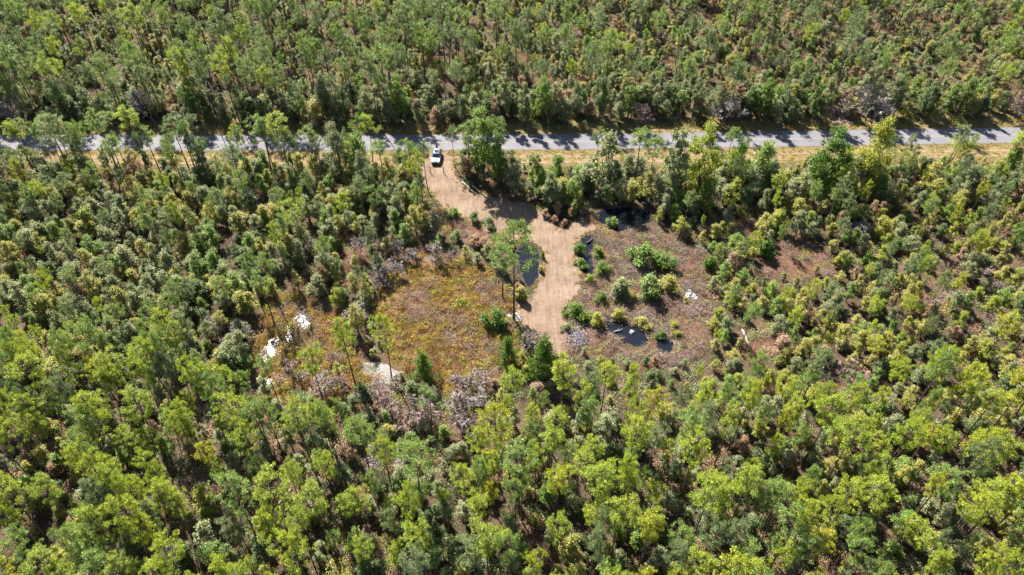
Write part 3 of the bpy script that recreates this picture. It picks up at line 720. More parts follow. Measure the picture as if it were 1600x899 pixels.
CLEAR_PX = [[(400, 480), (495, 478), (545, 520), (600, 430), (690, 410), (790, 440), (810, 560), (770, 600), (700, 605), (620, 585), (540, 600), (440, 620), (392, 615)],
            [(895, 350), (1100, 370), (1112, 560), (1060, 575), (885, 560), (840, 550), (800, 490), (850, 400), (760, 350), (660, 290), (660, 240), (715, 240), (740, 295), (850, 325)],
            [(1205, 375), (1290, 385), (1300, 430), (1240, 445), (1200, 420)], [(1150, 510), (1215, 500), (1225, 560), (1170, 575)]]
def blocks_view(x, y, h):
    return any(in_poly(*g2p(x, y, h * f)[:2], P) for P in CLEAR_PX for f in (.65, .85, 1.0))
TWIGGY = [poly_g(p) for p in ([(545, 612), (640, 605), (760, 608), (770, 660), (640, 690), (560, 665)], [(560, 400), (625, 385), (640, 420), (610, 460), (565, 470)], [(450, 560), (540, 560), (545, 610), (470, 620)])]
TWPX = [(560, 590), (760, 595), (765, 655), (640, 680), (565, 655)]
HB = np.array([(h[3], h[4]) for h in HAND if h[0] == 'bare'])
HX = np.array([(h[3], h[4]) for h in HAND if h[0] in ('pine', 'hard')])
def far_from_hand(x, y, dmin):
    return np.min(np.hypot(HX[:, 0] - x, HX[:, 1] - y)) > dmin
for x, y in scatter(2.75, 1, dens_pine):
    if not far_from_hand(x, y, 2.6): continue
    if in_poly(x, y, TWIGGY[0]) and rng.random() < .8: continue
    if any(in_poly(*g2p(x, y, q)[:2], TWPX) for q in (8, 11)) and rng.random() < .7: continue
    z, u, v, d = zone(x, y)
    yel = min(1, max(0, (u - 820) / 600)) * min(1, max(0, (v - 380) / 250))
    gl = .25 * nz(x, y, .04, 5)
    c = pick([('pine_bright', .50 - .25 * yel + (.1 if v > 600 else -.2)), ('pine_yellow', max(.03, .10 + .85 * yel + gl * .5)), ('pine_mid', .28), ('pine_grey', .10 if v > 500 else .35)])
    h = rng.uniform(10.5, 16) if z == 'near' else rng.uniform(7.5, 12)
    if rng.random() < .28: h *= rng.uniform(.45, .7)
    s = h / 16; wd = s * rng.uniform(.50, .88)
    if in_poly(x, y, LANE) or dist_poly_np(np.array(x), np.array(y), LANE) < 3: continue
    if blocks_view(x, y, h) and rng.random() < .9: continue
    PLANTS.append(('pine', rng.randrange(6), c, x, y, rng.uniform(0, 6.28), (wd, wd, s)))
for x, y in scatter(3.6, 2, dens_slim):
    z, u, v, d = zone(x, y)
    c = pick([('pine_mid', .42), ('pine_grey', .46), ('pine_bright', .12 + .1 * (u > 800))])
    h = rng.uniform(7.5, 13) if z != 'far' else rng.choice([8, 10, 11.5, 13, 14.5, 16]) * rng.uniform(.92, 1.08); s = h / 13; wd = s * rng.uniform(.62, .98)
    if in_poly(x, y, LANE) or dist_poly_np(np.array(x), np.array(y), LANE) < 2.5: continue
    if z != 'far' and blocks_view(x, y, h) and rng.random() < .9: continue
    PLANTS.append(('slim', rng.randrange(4), c, x, y, rng.uniform(0, 6.28), (wd, wd, s)))
def dens_far(x, y):
    z, u, v, d = zone(x, y)
    return (.60 + 1.0 * nz(x, y, .10, 2)) if z == 'far' and d >= 13 else 0
for x, y in scatter(2.45, 3, dens_leafy) + scatter(2.1, 33, dens_far):
    z, u, v, d = zone(x, y)
    if np.min(np.hypot(HB[:, 0] - x, HB[:, 1] - y)) < (3.4 if z == 'far' else 2.0): continue
    if in_poly(x, y, TWIGGY[0]) and rng.random() < .7: continue
    n_ = nz(x, y, .06, 12)
    if z == 'far':
        if d < 14: ws = [('leaf_grey', .4), ('leaf_dark', .42), ('leaf_olive', .12), ('leaf_green', .1), ('leaf_brown', .07)]
        else: ws = [('leaf_grey', .44), ('leaf_olive', .24 + .3 * n_), ('leaf_green', .16), ('leaf_dark', .14), ('leaf_brown', .07 + (.05 if u > 1000 else 0)), ('leaf_lime', .02)]
    elif z in ('leftmid', 'belowroad'): ws = [('leaf_grey', .42), ('leaf_olive', .26 + .4 * max(0, n_)), ('leaf_green', .2), ('leaf_dark', .12), ('leaf_lime', .03), ('leaf_brown', .02)]
    elif z == 'rightmid': ws = [('leaf_olive', .38), ('leaf_grey', .28), ('leaf_green', .2), ('leaf_lime', .14), ('leaf_brown', .05), ('leaf_dark', .05)]
    else: ws = [('leaf_grey', .40), ('leaf_dark', .18), ('leaf_olive', .22), ('leaf_green', .14), ('leaf_brown', .09), ('leaf_lime', .03 + .08 * (u > 1100))]
    c = pick(ws)
    h = rng.uniform(2.6, 6.2)
    if z == 'near': h = rng.uniform(1.8, 5.2)
    if z == 'far': h = rng.uniform(3.5, 7.5) if d < 14 else rng.choice([1.6, 2.0, 2.4, 2.8, 3.2, 3.8, 4.6]) * rng.uniform(.85, 1.15)
    if z == 'belowroad': h = rng.uniform(3.2, 7.5)
    if -14.5 < d < -8 and u > 790: h = rng.uniform(1.6, 3.6)
    if z == 'rightmid': h = rng.uniform(2.2, 5.0)
    if 600 < u < 1120 and 540 < v < 640: h = rng.uniform(1.6, 3.0)
    if z not in ('far', 'gold', 'pud') and blocks_view(x, y, h): h = min(h, 1.9)
    s = h / 5.3; wd = s * rng.uniform(.85, 1.2) * (1.15 if h < 3.5 else 1)
    PLANTS.append(('leafy', rng.randrange(6), c, x, y, rng.uniform(0, 6.28), (wd, wd, s)))
def dens_bare(x, y):
    z, u, v, d = zone(x, y)
    if any(in_poly(x, y, P) for P in TWIGGY): return .85
    return {'far': .03 if d < 40 else .008, 'near': .012, 'rightmid': .016, 'leftmid': .01, 'pud': .04, 'gold': .006}.get(z, 0)
for x, y in scatter(3.2, 4, dens_bare):
    h = rng.uniform(2.2, 5); s = h / 6.5
    PLANTS.append(('bare', rng.randrange(4), pick([('twig_grey', .6), ('twig_mauve', .4)]), x, y, rng.uniform(0, 6.28), (s * 1.15, s * 1.15, s)))

for us in (15, 60, 120, 270, 330, 395, 500, 540, 575, 605, 635, 660, 815, 850, 878, 900, 930, 975, 1015, 1125, 1160, 1205, 1235, 1310, 1335, 1410, 1445, 1505, 1530, 1560, 1592):
    x, y = p2g(us - 33, 220); x += rng.uniform(-1, 1); y = float(road_y(x)) + rng.uniform(6.6, 9.0); h = rng.uniform(8.5, 12.5); wd = h / 15 * rng.uniform(.62, .85)
    PLANTS.append(('hard', rng.randrange(3), pick([('leaf_grey', .45), ('leaf_dark', .35), ('leaf_green', .2)]), x, y, rng.uniform(0, 6.28), (wd, wd, h / 15)))
# split: the 300 of each kind that show largest are things of their own, the rest one stuff object per kind
GP = {}
def gscatter(name, meshes, pts, label, cat):
    """ONE object whose node tree sets the given meshes on points; pts: (mesh index, x, y, z, rz, (sx, sy, sz))"""
    colx = bpy.data.collections.new(name + ' sources')
    for i, me in enumerate(meshes):
        colx.objects.link(bpy.data.objects.new('%s_source_%03d' % (name, i), me))
    me = bpy.data.meshes.new(name); n = len(pts)
    me.vertices.add(n); me.vertices.foreach_set('co', np.array([p[1:4] for p in pts], np.float32).ravel())
    a = me.attributes.new('pick', 'INT', 'POINT'); a.data.foreach_set('value', np.array([p[0] for p in pts], np.int32))
    a = me.attributes.new('turn', 'FLOAT_VECTOR', 'POINT'); a.data.foreach_set('vector', np.array([(0, 0, p[4]) for p in pts], np.float32).ravel())
    a = me.attributes.new('size', 'FLOAT_VECTOR', 'POINT'); a.data.foreach_set('vector', np.array([p[5] for p in pts], np.float32).ravel())
    me.update()
    o = obj(name, me); tag(o, label, cat, kind='stuff')
    g = bpy.data.node_groups.new(name, 'GeometryNodeTree')
    g.interface.new_socket('Geometry', in_out='INPUT', socket_type='NodeSocketGeometry'); g.interface.new_socket('Geometry', in_out='OUTPUT', socket_type='NodeSocketGeometry')
    gi = g.nodes.new('NodeGroupInput'); go = g.nodes.new('NodeGroupOutput')
    ci = g.nodes.new('GeometryNodeCollectionInfo'); ci.inputs['Collection'].default_value = colx; ci.inputs['Separate Children'].default_value = True; ci.inputs['Reset Children'].default_value = True
    ip = g.nodes.new('GeometryNodeInstanceOnPoints'); ip.inputs['Pick Instance'].default_value = True
    def na(nm, ty):
        q = g.nodes.new('GeometryNodeInputNamedAttribute'); q.data_type = ty; q.inputs['Name'].default_value = nm; return q.outputs['Attribute']
    mp = g.nodes.new('GeometryNodeMeshToPoints')
    g.links.new(gi.outputs[0], mp.inputs['Mesh']); g.links.new(mp.outputs[0], ip.inputs['Points']); g.links.new(ci.outputs[0], ip.inputs['Instance'])
    g.links.new(na('pick', 'INT'), ip.inputs['Instance Index'])
    e2r = g.nodes.new('FunctionNodeEulerToRotation'); g.links.new(na('turn', 'FLOAT_VECTOR'), e2r.inputs[0])
    g.links.new(e2r.outputs[0], ip.inputs['Rotation']); g.links.new(na('size', 'FLOAT_VECTOR'), ip.inputs['Scale'])
    g.links.new(ip.outputs[0], go.inputs[0])
    md = o.modifiers.new('scatter', 'NODES'); md.node_group = g
    return o
def size_px(p):
    k, i, c, x, y, rz, s = p
    u, v, f = g2p(x, y, BASEH[k] * s[2] * .8)
    inside = -30 < u < 1630 and -40 < v < 930
    return (BASEH[k] * s[2] / f) if inside else 0
article = {'slim': 'slim'}
hc = {}
for h in HAND: hc[h[0]] = hc.get(h[0], 0) + 1
for kd, i, c, x, y, rz, s, label in HAND:
    e = K[kd].place(i, c, (x, y, -.05), rz, s)
    tag(e, label, KW[kd][1])
STUFFL = {'pine': ('pine_woods', 'mass of further pine trees filling the woods'), 'slim': ('slender_pine_woods', 'mass of further slender pines mostly beyond the road'),
          'leafy': ('evergreen_thicket', 'mass of further leafy evergreen trees filling the woods'), 'bare': ('bare_thicket', 'further leafless trees among the woods')}
for kd in ('pine', 'slim', 'leafy', 'bare', 'hard'):
    L = sorted([p for p in PLANTS if p[0] == kd], key=size_px, reverse=True)
    cap = 300 - hc.get(kd, 0)
    named = {}
    for (k, i, c, x, y, rz, s) in L[:cap]:
        if size_px((k, i, c, x, y, rz, s)) <= 0 and kd in STUFFL: continue
        e = K[k].place(i, c, (x, y, -.05), rz, s)
        h = BASEH[k] * s[2]
        if k in ('pine', 'slim'): hw = 'tall' if h > 12.5 else 'medium' if h > 10 else 'short'
        else: hw = 'tall' if h > 5 else 'mid-height' if h > 3.4 else 'low'
        ww = ' narrow' if s[0] / s[2] < .9 else ' broad' if s[0] / s[2] > 1.05 else ''
        zw = zone_words(x, y)
        named.setdefault('%s%s %s %s %s' % (hw, ww, COLW[c], KW[k][0], zw), []).append((g2p(x, y, h)[0], e, '%s %ss %s' % (COLW[c], KW[k][0], zw)))
    ORD = {2: ['left one of two', 'right one of two'], 3: ['leftmost of three', 'middle of three', 'rightmost of three'],
           4: ['leftmost of four', 'second from left of four', 'third from left of four', 'rightmost of four']}
    NTH = ['leftmost', 'second from left', 'third from left', 'fourth from left', 'fifth from left', 'sixth from left', 'seventh from left']
    for n_ in range(5, 9): ORD[n_] = NTH[:n_ - 1] + ['rightmost']
    for lab, es in named.items():
        es.sort(key=lambda q: q[0])
        for q, (u_, e, gr) in enumerate(es):
            tag(e, lab + (', ' + ORD[len(es)][q] if len(es) in ORD and len((lab + ' ' + ORD[len(es)][q]).split()) <= 16 else ''), KW[kd][1], gr)
    rest = [p for p in L[:cap] if size_px(p) <= 0] + L[cap:]
    if rest and kd in STUFFL:
        keys = sorted(K[kd].full.keys()); idx = {q: n_ for n_, q in enumerate(keys)}
        gscatter(STUFFL[kd][0], [K[kd].full[q] for q in keys], [(idx[p[1], p[2]], p[3], p[4], -.05, p[5], p[6]) for p in rest], STUFFL[kd][1], 'woods')
print('PLANTS', {k: sum(1 for p in PLANTS if p[0] == k) for k in K})

# ------------------------------------------------------------------ ground cover (nobody could count it)
def spread(spacing, seed, dens, nm, smin, smax, box=None):
    r = random.Random(seed); out = []
    x0, x1, y0, y1 = box or (-165, 180, 30, 222)
    X = np.arange(x0, x1, spacing); Y = np.arange(y0, y1, spacing)
    for a in X:
        for b in Y:
            x = a + r.uniform(-.5, .5) * spacing; y = b + r.uniform(-.5, .5) * spacing; q = r.random(); s = r.uniform(smin, smax); i = r.randrange(nm); rz = r.uniform(0, 6.28)
            if not visible(x, y, 1, 20): continue
            if q < dens(x, y): out.append((i, x, y, 0.0, rz, (s, s, s * r.uniform(.8, 1.25))))
    if not out: return out
    A = np.array([(p[1], p[2]) for p in out]); keep = np.ones(len(A), bool)
    for P, mg in [(LANE, .15)] + [(P, .1) for P in PONDS] + [(P, -1) for P in []]:
        keep &= ~(in_poly_np(A[:, 0], A[:, 1], P) | (dist_poly_np(A[:, 0], A[:, 1], P) < mg))
    keep &= np.abs(A[:, 1] - road_y(A[:, 0])) > RW / 2 + .25
    return [p for p, k_ in zip(out, keep) if k_]
def box_of(P, m=1): return (min(p[0] for p in P) - m, max(p[0] for p in P) + m, min(p[1] for p in P) - m, max(p[1] for p in P) + m)
def meshes_of(shapes, mats, nm): return [mk_mesh(nm, v, f, [M[m_]]) for (v, f) in shapes for m_ in mats]
# undergrowth on the forest floor
um = meshes_of([patch_shape(200 + i) for i in range(3)], ['leaf_dark', 'leaf_grey', 'leaf_grey', 'leaf_brown', 'leaf_olive', 'rust_grass'], 'undergrowth')
def du(x, y):
    z, u, v, d = zone(x, y)
    return {'road': 0, 'gold': .02, 'pud': .15, 'rclr': .07, 'open': .2, 'far': .75}.get(z, .6)
gscatter('undergrowth', um, spread(2.0, 21, du, len(um), .7, 1.25), 'low leafy undergrowth covering the forest floor', 'undergrowth')
gm = meshes_of([tuft_shape(220 + i, 75, .8, [.5, .7, .9, .6][i], .10, .9, .55) for i in range(4)], ['gold_grass', 'gold_grass', 'rust_grass', 'straw_grass'], 'golden_grass')
def dg(x, y): return (.78 + .6 * nz(x, y, .3, 8)) if in_poly(x, y, GOLD) or in_poly(x, y, PUDZ) else 0
pts = spread(.62, 22, dg, len(gm), .5, 1.15, box_of(GOLD)) + spread(.7, 23, lambda x, y: (.7 + .5 * nz(x, y, .3, 8)) if in_poly(x, y, PUDZ) else 0, len(gm), .6, 1.3, box_of(PUDZ))
mnd = meshes_of([patch_shape(290 + i, 130, .85, .8, .2) for i in range(3)], ['gold_grass', 'gold_grass', 'rust_grass', 'leaf_lime'], 'fern_mound')
n0_ = len(gm); gm = gm + mnd
pts += [(p[0] + n0_,) + tuple(p[1:]) for p in spread(1.25, 27, lambda x, y: (.8 + .9 * nz(x, y, .2, 31)) if in_poly(x, y, GOLD) or in_poly(x, y, PUDZ) else 0, len(mnd), .6, 1.35, box_of(GOLD + PUDZ))]
stk = meshes_of([sticks_shape(270 + i, 40, 1.0, .25, .05) for i in range(3)], ['dead_brush', 'stick_grey', 'rust_grass'], 'dead_sticks')
ng_ = len(gm); gm = gm + stk
pts += [(p[0] + ng_,) + tuple(p[1:]) for p in spread(1.0, 26, lambda x, y: (.75 if nz(x, y, .16, 15) > .12 else .12) if in_poly(x, y, GOLD) or in_poly(x, y, PUDZ) else 0, len(stk), .6, 1.2, box_of(GOLD + PUDZ))]
pts = [p for p in pts if p[0] >= ng_ or nz(p[1], p[2], .16, 15) < .22 or p[0] % 3 == 0]
GL_ = random.Random(5)
pts = [p for p in pts if not any(in_poly(p[1], p[2], P) for P in GLINT) or GL_.random() < .22]
gscatter('golden_grass', gm, pts, 'golden brown fern and grass covering the marshy field', 'grass')
bmsh = meshes_of([sticks_shape(240 + i) for i in range(3)], ['dead_brush', 'stick_grey'], 'dead_brush') + meshes_of([tuft_shape(250 + i, 50, .7, .45, .08, .9, .5) for i in range(3)], ['rust_grass', 'dead_brush', 'straw_grass'], 'dead_brush') + meshes_of([patch_shape(280, 90, .8, .5, .2)], ['leaf_brown', 'leaf_olive', 'leaf_green'], 'dead_brush')
pts = spread(.62, 24, lambda x, y: .72 + .7 * nz(x, y, .25, 3) if in_poly(x, y, RCLR) else 0, len(bmsh), .5, 1.1, box_of(RCLR))
for k, P in enumerate(OPEN): pts += spread(1.0, 30 + k, lambda x, y: .6 if in_poly(x, y, P) else 0, len(bmsh), .5, 1.1, box_of(P))
gscatter('dead_brush', bmsh, pts, 'dead brown brush and grass strewn over the right clearing', 'brush')
vm = meshes_of([tuft_shape(260 + i, 45, .55, .38, .07, .8, .7) for i in range(4)], ['straw_grass', 'straw_grass', 'leaf_lime', 'gold_grass'], 'verge_grass')
def dv(x, y):
    d = y - float(road_y(x))
    if in_poly(x, y, LANE): return 0
    if -10.6 < d < -3.1: return (.30 if (-6.3 < d < -5.2 or -8.1 < d < -7.2) else .75) * (1 + .5 * nz(x, y, .2, 6))
    if 3.1 < d < 6.3: return .8
    return 0
pts = spread(.85, 25, dv, len(vm), .55, 1.2, (-165, 180, float(min(RYS)) - 12, float(max(RYS)) + 10))
LE = subdiv(LANE, .45, .5, 77); RL = random.Random(8)
for (x, y) in LE:
    if RL.random() < .6:
        s_ = RL.uniform(.5, 1.2); pts.append((RL.randrange(len(vm)), x + RL.gauss(0, .45), y + RL.gauss(0, .45), .02, RL.uniform(0, 6.28), (s_, s_, s_)))
gscatter('verge_grass', vm, pts, 'yellow straw grass on the road verges and along the lane', 'grass')

# ------------------------------------------------------------------ small things

def prim(bm, fn, mat=None, **kw):
    r = fn(bm, **kw); return r['verts']
def box_bm(sx, sy, sz, bev=.02, at=(0, 0, 0), bm=None):
    bm = bm or bmesh.new()
    vs_ = bmesh.ops.create_cube(bm, size=1.0, matrix=Matrix.Translation(at) @ Matrix.Diagonal((sx, sy, sz, 1)))['verts']
    if bev: bmesh.ops.bevel(bm, geom=list({e for v in vs_ for e in v.link_edges}), offset=bev, segments=2, affect='EDGES')
    return bm
def plain(name, col, rough=.5, metal=0, spec=.5, coat=0):
    m = solid_mat(name, tuple(c * .93 for c in col), col, 6, rough, spec, metal)
    if coat:
        for n_ in m.node_tree.nodes:
            if n_.type == 'BSDF_PRINCIPLED': n_.inputs['Coat Weight'].default_value = coat
    return m
paint = plain('pale silver-blue car paint', (.16, .205, .24), .35, .1, .5, .6)
glass = plain('dark car glass', (.012, .02, .03), .06, 0, .6)
black = plain('black plastic', (.02, .02, .02), .6)
rubber = plain('tyre rubber', (.018, .018, .018), .85)
alloy = plain('alloy rim', (.45, .45, .46), .3, .9)
lampm = plain('headlight glass', (.65, .68, .7), .1, 0, .6)
redm = plain('tail light', (.35, .02, .02), .2)
def build_car():
    gx, gy = p2g(681, 259.5)
    root = empty('parked_suv', (gx, gy + 2.35, .03), math.radians(-2))
    tag(root, 'pale silver SUV parked on the verge at the lane entrance', 'car')
    # lower body and cabin: one shell lofted over cross sections (y, half width, belt z, roof z, roof half width)
    secs = [(-2.32, .70, .50, .62, .60), (-2.26, .84, .42, .84, .74), (-1.95, .92, .32, .96, .80), (-1.15, .94, .28, 1.05, .82), (-.95, .94, .28, 1.10, .80), (-.20, .94, .28, 1.63, .66),
            (.5, .94, .28, 1.70, .67), (1.5, .94, .28, 1.66, .66), (1.75, .93, .30, 1.60, .65), (2.12, .92, .34, 1.18, .74), (2.28, .88, .42, 1.00, .76), (2.33, .76, .5, .85, .66)]
    bm = bmesh.new(); rings = []
    for y, hw, zb, zt, rw in secs:
        belt = min(1.02, zt - .04)
        half = [(hw * .9, zb), (hw, zb + .16), (hw, (zb + belt) / 2 + .05), (hw * .985, belt), ((hw * .985 + rw) / 2 + .02, (belt + zt) / 2 + .0), (rw, zt - .03), (rw * .55, zt + .012)]
        pts_ = [(-x, z) for x, z in half] + [(x, z) for x, z in reversed(half)]
        rings.append([bm.verts.new((x, y, z)) for x, z in pts_])
    for a_, b_ in zip(rings, rings[1:]):
        n_ = len(a_)
        for k in range(n_): bm.faces.new((a_[k], a_[(k + 1) % n_], b_[(k + 1) % n_], b_[k]))
    bm.faces.new(rings[0]); bm.faces.new(list(reversed(rings[-1])))
    bmesh.ops.recalc_face_normals(bm, faces=bm.faces)
    body = bm_obj('body', bm, paint, root, smooth=True)
    md = body.modifiers.new('soft', 'BEVEL'); md.width = .03; md.segments = 2; md.limit_method = 'ANGLE'
    def pane(name, quad, mat, parent, off=.012):
        q = [Vector(p) for p in quad]; nrm = (q[1] - q[0]).cross(q[2] - q[0]).normalized()
        bm = bmesh.new(); A = [bm.verts.new(p + nrm * off) for p in q]; Bq = [bm.verts.new(p - nrm * .02) for p in q]
        bm.faces.new(A)
        for k in range(len(q)): bm.faces.new((A[k], Bq[k], Bq[(k + 1) % len(q)], A[(k + 1) % len(q)]))
        bmesh.ops.recalc_face_normals(bm, faces=bm.faces)
        return bm_obj(name, bm, mat, parent)
    pane('windscreen', [(-.76, -.93, 1.13), (.76, -.93, 1.13), (.62, -.24, 1.625), (-.62, -.24, 1.625)], glass, root, .03)
    pane('rear_window', [(.62, 1.79, 1.57), (.70, 2.10, 1.23), (-.70, 2.10, 1.23), (-.62, 1.79, 1.57)][::-1], glass, root, .03)
    pane('sunroof', [(-.46, .05, 1.705), (.46, .05, 1.705), (.46, .95, 1.725), (-.46, .95, 1.725)], glass, root, .012)
    for sx in (-1, 1):
        for y0, y1, y2, y3 in ((-.72, .22, .22, -.12), (.30, 1.08, 1.08, .30), (1.16, 1.85, 1.62, 1.16)):
            q = [(sx * .93, y0, 1.06), (sx * .93, y1, 1.06), (sx * .71, y2, 1.58), (sx * .71, y3, 1.58)]
            pane('side_window', q if sx > 0 else q[::-1], glass, root, .03)
        mb = box_bm(.18, .12, .14, .03, (sx * 1.02, -.72, 1.08)); bm_obj('mirror', mb, paint, root)
        hb = box_bm(.30, .12, .16, .03, (sx * .62, -2.24, .74)); bm_obj('headlight', hb, lampm, root)
        tb = box_bm(.22, .10, .30, .03, (sx * .74, 2.26, .92)); bm_obj('tail_light', tb, redm, root)
        db = box_bm(.012, .14, .03, .004, (sx * .952, .1, .88)); bm_obj('door_handle', db, black, root)
        rb = box_bm(.04, 1.9, .04, .01, (sx * .60, .65, 1.755)); bm_obj('roof_rail', rb, black, root)
        for y in (-1.42, 1.42):
            bm = bmesh.new(); bmesh.ops.create_cone(bm, cap_ends=True, segments=24, radius1=.35, radius2=.35, depth=.24, matrix=Matrix.Translation((sx * .85, y, .35)) @ Matrix.Rotation(math.pi / 2, 4, 'Y'))
            bmesh.ops.bevel(bm, geom=[e for e in bm.edges if len(e.link_faces) == 2 and e.calc_face_angle() > 1], offset=.03, segments=2, affect='EDGES')
            wh = bm_obj('wheel', bm, rubber, root)
            bm = bmesh.new(); bmesh.ops.create_cone(bm, cap_ends=True, segments=20, radius1=.22, radius2=.22, depth=.25, matrix=Matrix.Translation((sx * .855, y, .35)) @ Matrix.Rotation(math.pi / 2, 4, 'Y')); bm_obj('rim', bm, alloy, wh)
    bm_obj('grille', box_bm(.80, .07, .26, .02, (0, -2.31, .66)), black, root)
    bm_obj('front_bumper', box_bm(1.5, .16, .16, .04, (0, -2.26, .42)), black, root)
    bm_obj('rear_bumper', box_bm(1.5, .14, .18, .04, (0, 2.29, .46)), black, root)
build_car()

def build_person():
    gx, gy = p2g(681, 259.5)
    x, y = gx - .12, gy + 2.35 + 2.33 + .75
    verts, rad, edges = [], [], []
    def V_(p, r_, par=None):
        verts.append(p); rad.append(r_)
        if par is not None: edges.append((par, len(verts) - 1))
        return len(verts) - 1
    pel = V_((0, 0, .95), .155); wst = V_((0, 0, 1.10), .14, pel); ch = V_((0, .01, 1.32), .165, wst); nk = V_((0, 0, 1.48), .065, ch)
    hd = V_((0, -.015, 1.58), .085, nk); ht = V_((0, -.01, 1.70), .075, hd)
    V_((0, -.105, 1.60), .018, hd)                                      # nose
    for sx in (-1, 1):
        sh = V_((sx * .17, .0, 1.42), .075, ch); el = V_((sx * .25, .02, 1.16), .048, sh); wr = V_((sx * .24, -.10, .94), .032, el)
        V_((sx * .085, .0, 1.585), .014, hd)                            # ear
        pm = V_((sx * .235, -.13, .86), .034, wr)
        for k, (dx, dz, L) in enumerate([(-.03, -.055, .8), (-.01, -.065, 1), (.01, -.062, .95), (.03, -.05, .75)]):
            a_ = V_((sx * .235 + dx * .6, -.14, .86 + dz * .6 * L), .009, pm); V_((sx * .235 + dx, -.165, .86 + dz * 1.5 * L), .008, a_)
        t1 = V_((sx * .20, -.16, .87), .011, pm); V_((sx * .195, -.18, .84), .009, t1)
        hp = V_((sx * .09, 0, .88), .105, pel); kn = V_((sx * .11, -.03, .49), .062, hp); an = V_((sx * .12, .02, .09), .043, kn); V_((sx * .13, -.14, .035), .038, an)
    me = bpy.data.meshes.new('person'); me.from_pydata(verts, edges, [])
    m, t, out = mat_new('dark clothes and skin')
    tc = N(t, 'ShaderNodeTexCoord'); sp = N(t, 'ShaderNodeSeparateXYZ'); t.links.new(tc.outputs['Object'], sp.inputs[0])
    mr = N(t, 'ShaderNodeMath', operation='DIVIDE'); mr.inputs[1].default_value = 1.8; t.links.new(sp.outputs['Z'], mr.inputs[0])
    r_ = ramp(t, mr.outputs[0], [(0, (.012, .012, .012)), (.05, (.018, .02, .03)), (.53, (.012, .013, .016)), (.828, (.35, .2, .14))])
    for n_ in t.nodes:
        if n_.type == 'VALTORGB': n_.color_ramp.interpolation = 'CONSTANT'
    ax = N(t, 'ShaderNodeMath', operation='LESS_THAN'); ax.inputs[1].default_value = -.118; t.links.new(sp.outputs['Y'], ax.inputs[0])
    zz = N(t, 'ShaderNodeMath', operation='GREATER_THAN'); zz.inputs[1].default_value = .6; t.links.new(sp.outputs['Z'], zz.inputs[0])
    mm = N(t, 'ShaderNodeMath', operation='MULTIPLY'); t.links.new(ax.outputs[0], mm.inputs[0]); t.links.new(zz.outputs[0], mm.inputs[1])
    c = mixc(t, mm.outputs[0], r_, (.35, .2, .14))
    p = N(t, 'ShaderNodeBsdfPrincipled'); p.inputs['Roughness'].default_value = .8; t.links.new(c, p.inputs['Base Color']); t.links.new(p.outputs[0], out.inputs[0])
    me.materials.append(m)
    o = obj('person', me, None, (x, y, .03), math.radians(8)); tag(o, 'person in dark clothes standing behind the parked SUV', 'person')
    sk = o.modifiers.new('skin', 'SKIN'); sk.use_smooth_shade = True
    for i, r2 in enumerate(rad): me.skin_vertices[0].data[i].radius = (r2, r2 * (.72 if i in (0, 1, 2) else 1))
    me.skin_vertices[0].data[0].use_root = True
    ss = o.modifiers.new('sub', 'SUBSURF'); ss.levels = 2; ss.render_levels = 2
    bm = bmesh.new(); bmesh.ops.create_uvsphere(bm, u_segments=16, v_segments=10, radius=.108, matrix=Matrix.Translation((0, .02, 1.665)) @ Matrix.Diagonal((.95, 1.05, .95, 1)))
    bmesh.ops.delete(bm, geom=[v for v in bm.verts if v.co.z < 1.60 or (v.co.y < -.05 and v.co.z < 1.69)], context='VERTS')
    bm_obj('hair', bm, plain('dark hair', (.015, .012, .01), .6), o, smooth=True)
build_person()

postm = solid_mat('weathered post wood', (.05, .035, .025), (.11, .08, .06), 6)
def post(u, v, h, label):
    x, y = p2g(u, v); r = np.random.RandomState(int(u))
    root = empty('gate_post', (x, y, -.1)); tag(root, label, 'post', 'gate posts at the lane entrance')
    zs = np.linspace(0, h + .1, 6); P = [(r.normal(0, .008), r.normal(0, .008), z) for z in zs]
    v_, f_ = tube(P, [.085, .08, .078, .078, .076, .07], 10); obj('shaft', mk_mesh('shaft', v_, f_, [postm], smooth=True), root)
    bm = bmesh.new(); bmesh.ops.create_cone(bm, cap_ends=True, segments=10, radius1=.074, radius2=.03, depth=.05, matrix=Matrix.Translation((P[-1][0], P[-1][1], h + .12))); bm_obj('top', bm, postm, root)
post(672.6, 270.5, 1.55, 'left wooden gate post below the parked SUV'); post(693.2, 271, 1.65, 'right wooden gate post below the parked SUV')

def stone_mesh(seed, s, mat):
    bm = bmesh.new(); bmesh.ops.create_icosphere(bm, subdivisions=3, radius=1)
    for v in bm.verts:
        n1 = mnoise.noise(v.co * 1.3 + Vector((seed, 0, 0))); n2 = mnoise.noise(v.co * 3.5 + Vector((0, seed, 0)))
        v.co *= .85 + .7 * n1 + .4 * abs(n2); v.co = Vector((v.co.x * s[0], v.co.y * s[1], max(-.2, v.co.z) * s[2]))
    me = bpy.data.meshes.new('stone'); bm.to_mesh(me); bm.free(); me.materials.append(mat); return me
whitem = solid_mat('white limestone', (.32, .31, .30), (.52, .51, .50), 2.5, .9, .2, bump=.5)
greym = solid_mat('grey stone', (.20, .19, .19), (.34, .33, .33), 3, .9, .2, bump=.5)
x, y = p2g(1080, 462)
rp = empty('rock_pile', (x, y, 0)); tag(rp, 'white jagged rock heap at right side of the right clearing', 'rock heap')
r = random.Random(4)
for k in range(14):
    q = .5 if k < 3 else r.uniform(.2, .4)
    obj('stone', stone_mesh(k * 3.1, (q, q * r.uniform(.7, 1.1), q * .75), whitem), rp, (r.uniform(-.75, .75), r.uniform(-1.0, 1.0), .02 if k > 2 else .08 * k), r.uniform(0, 6))
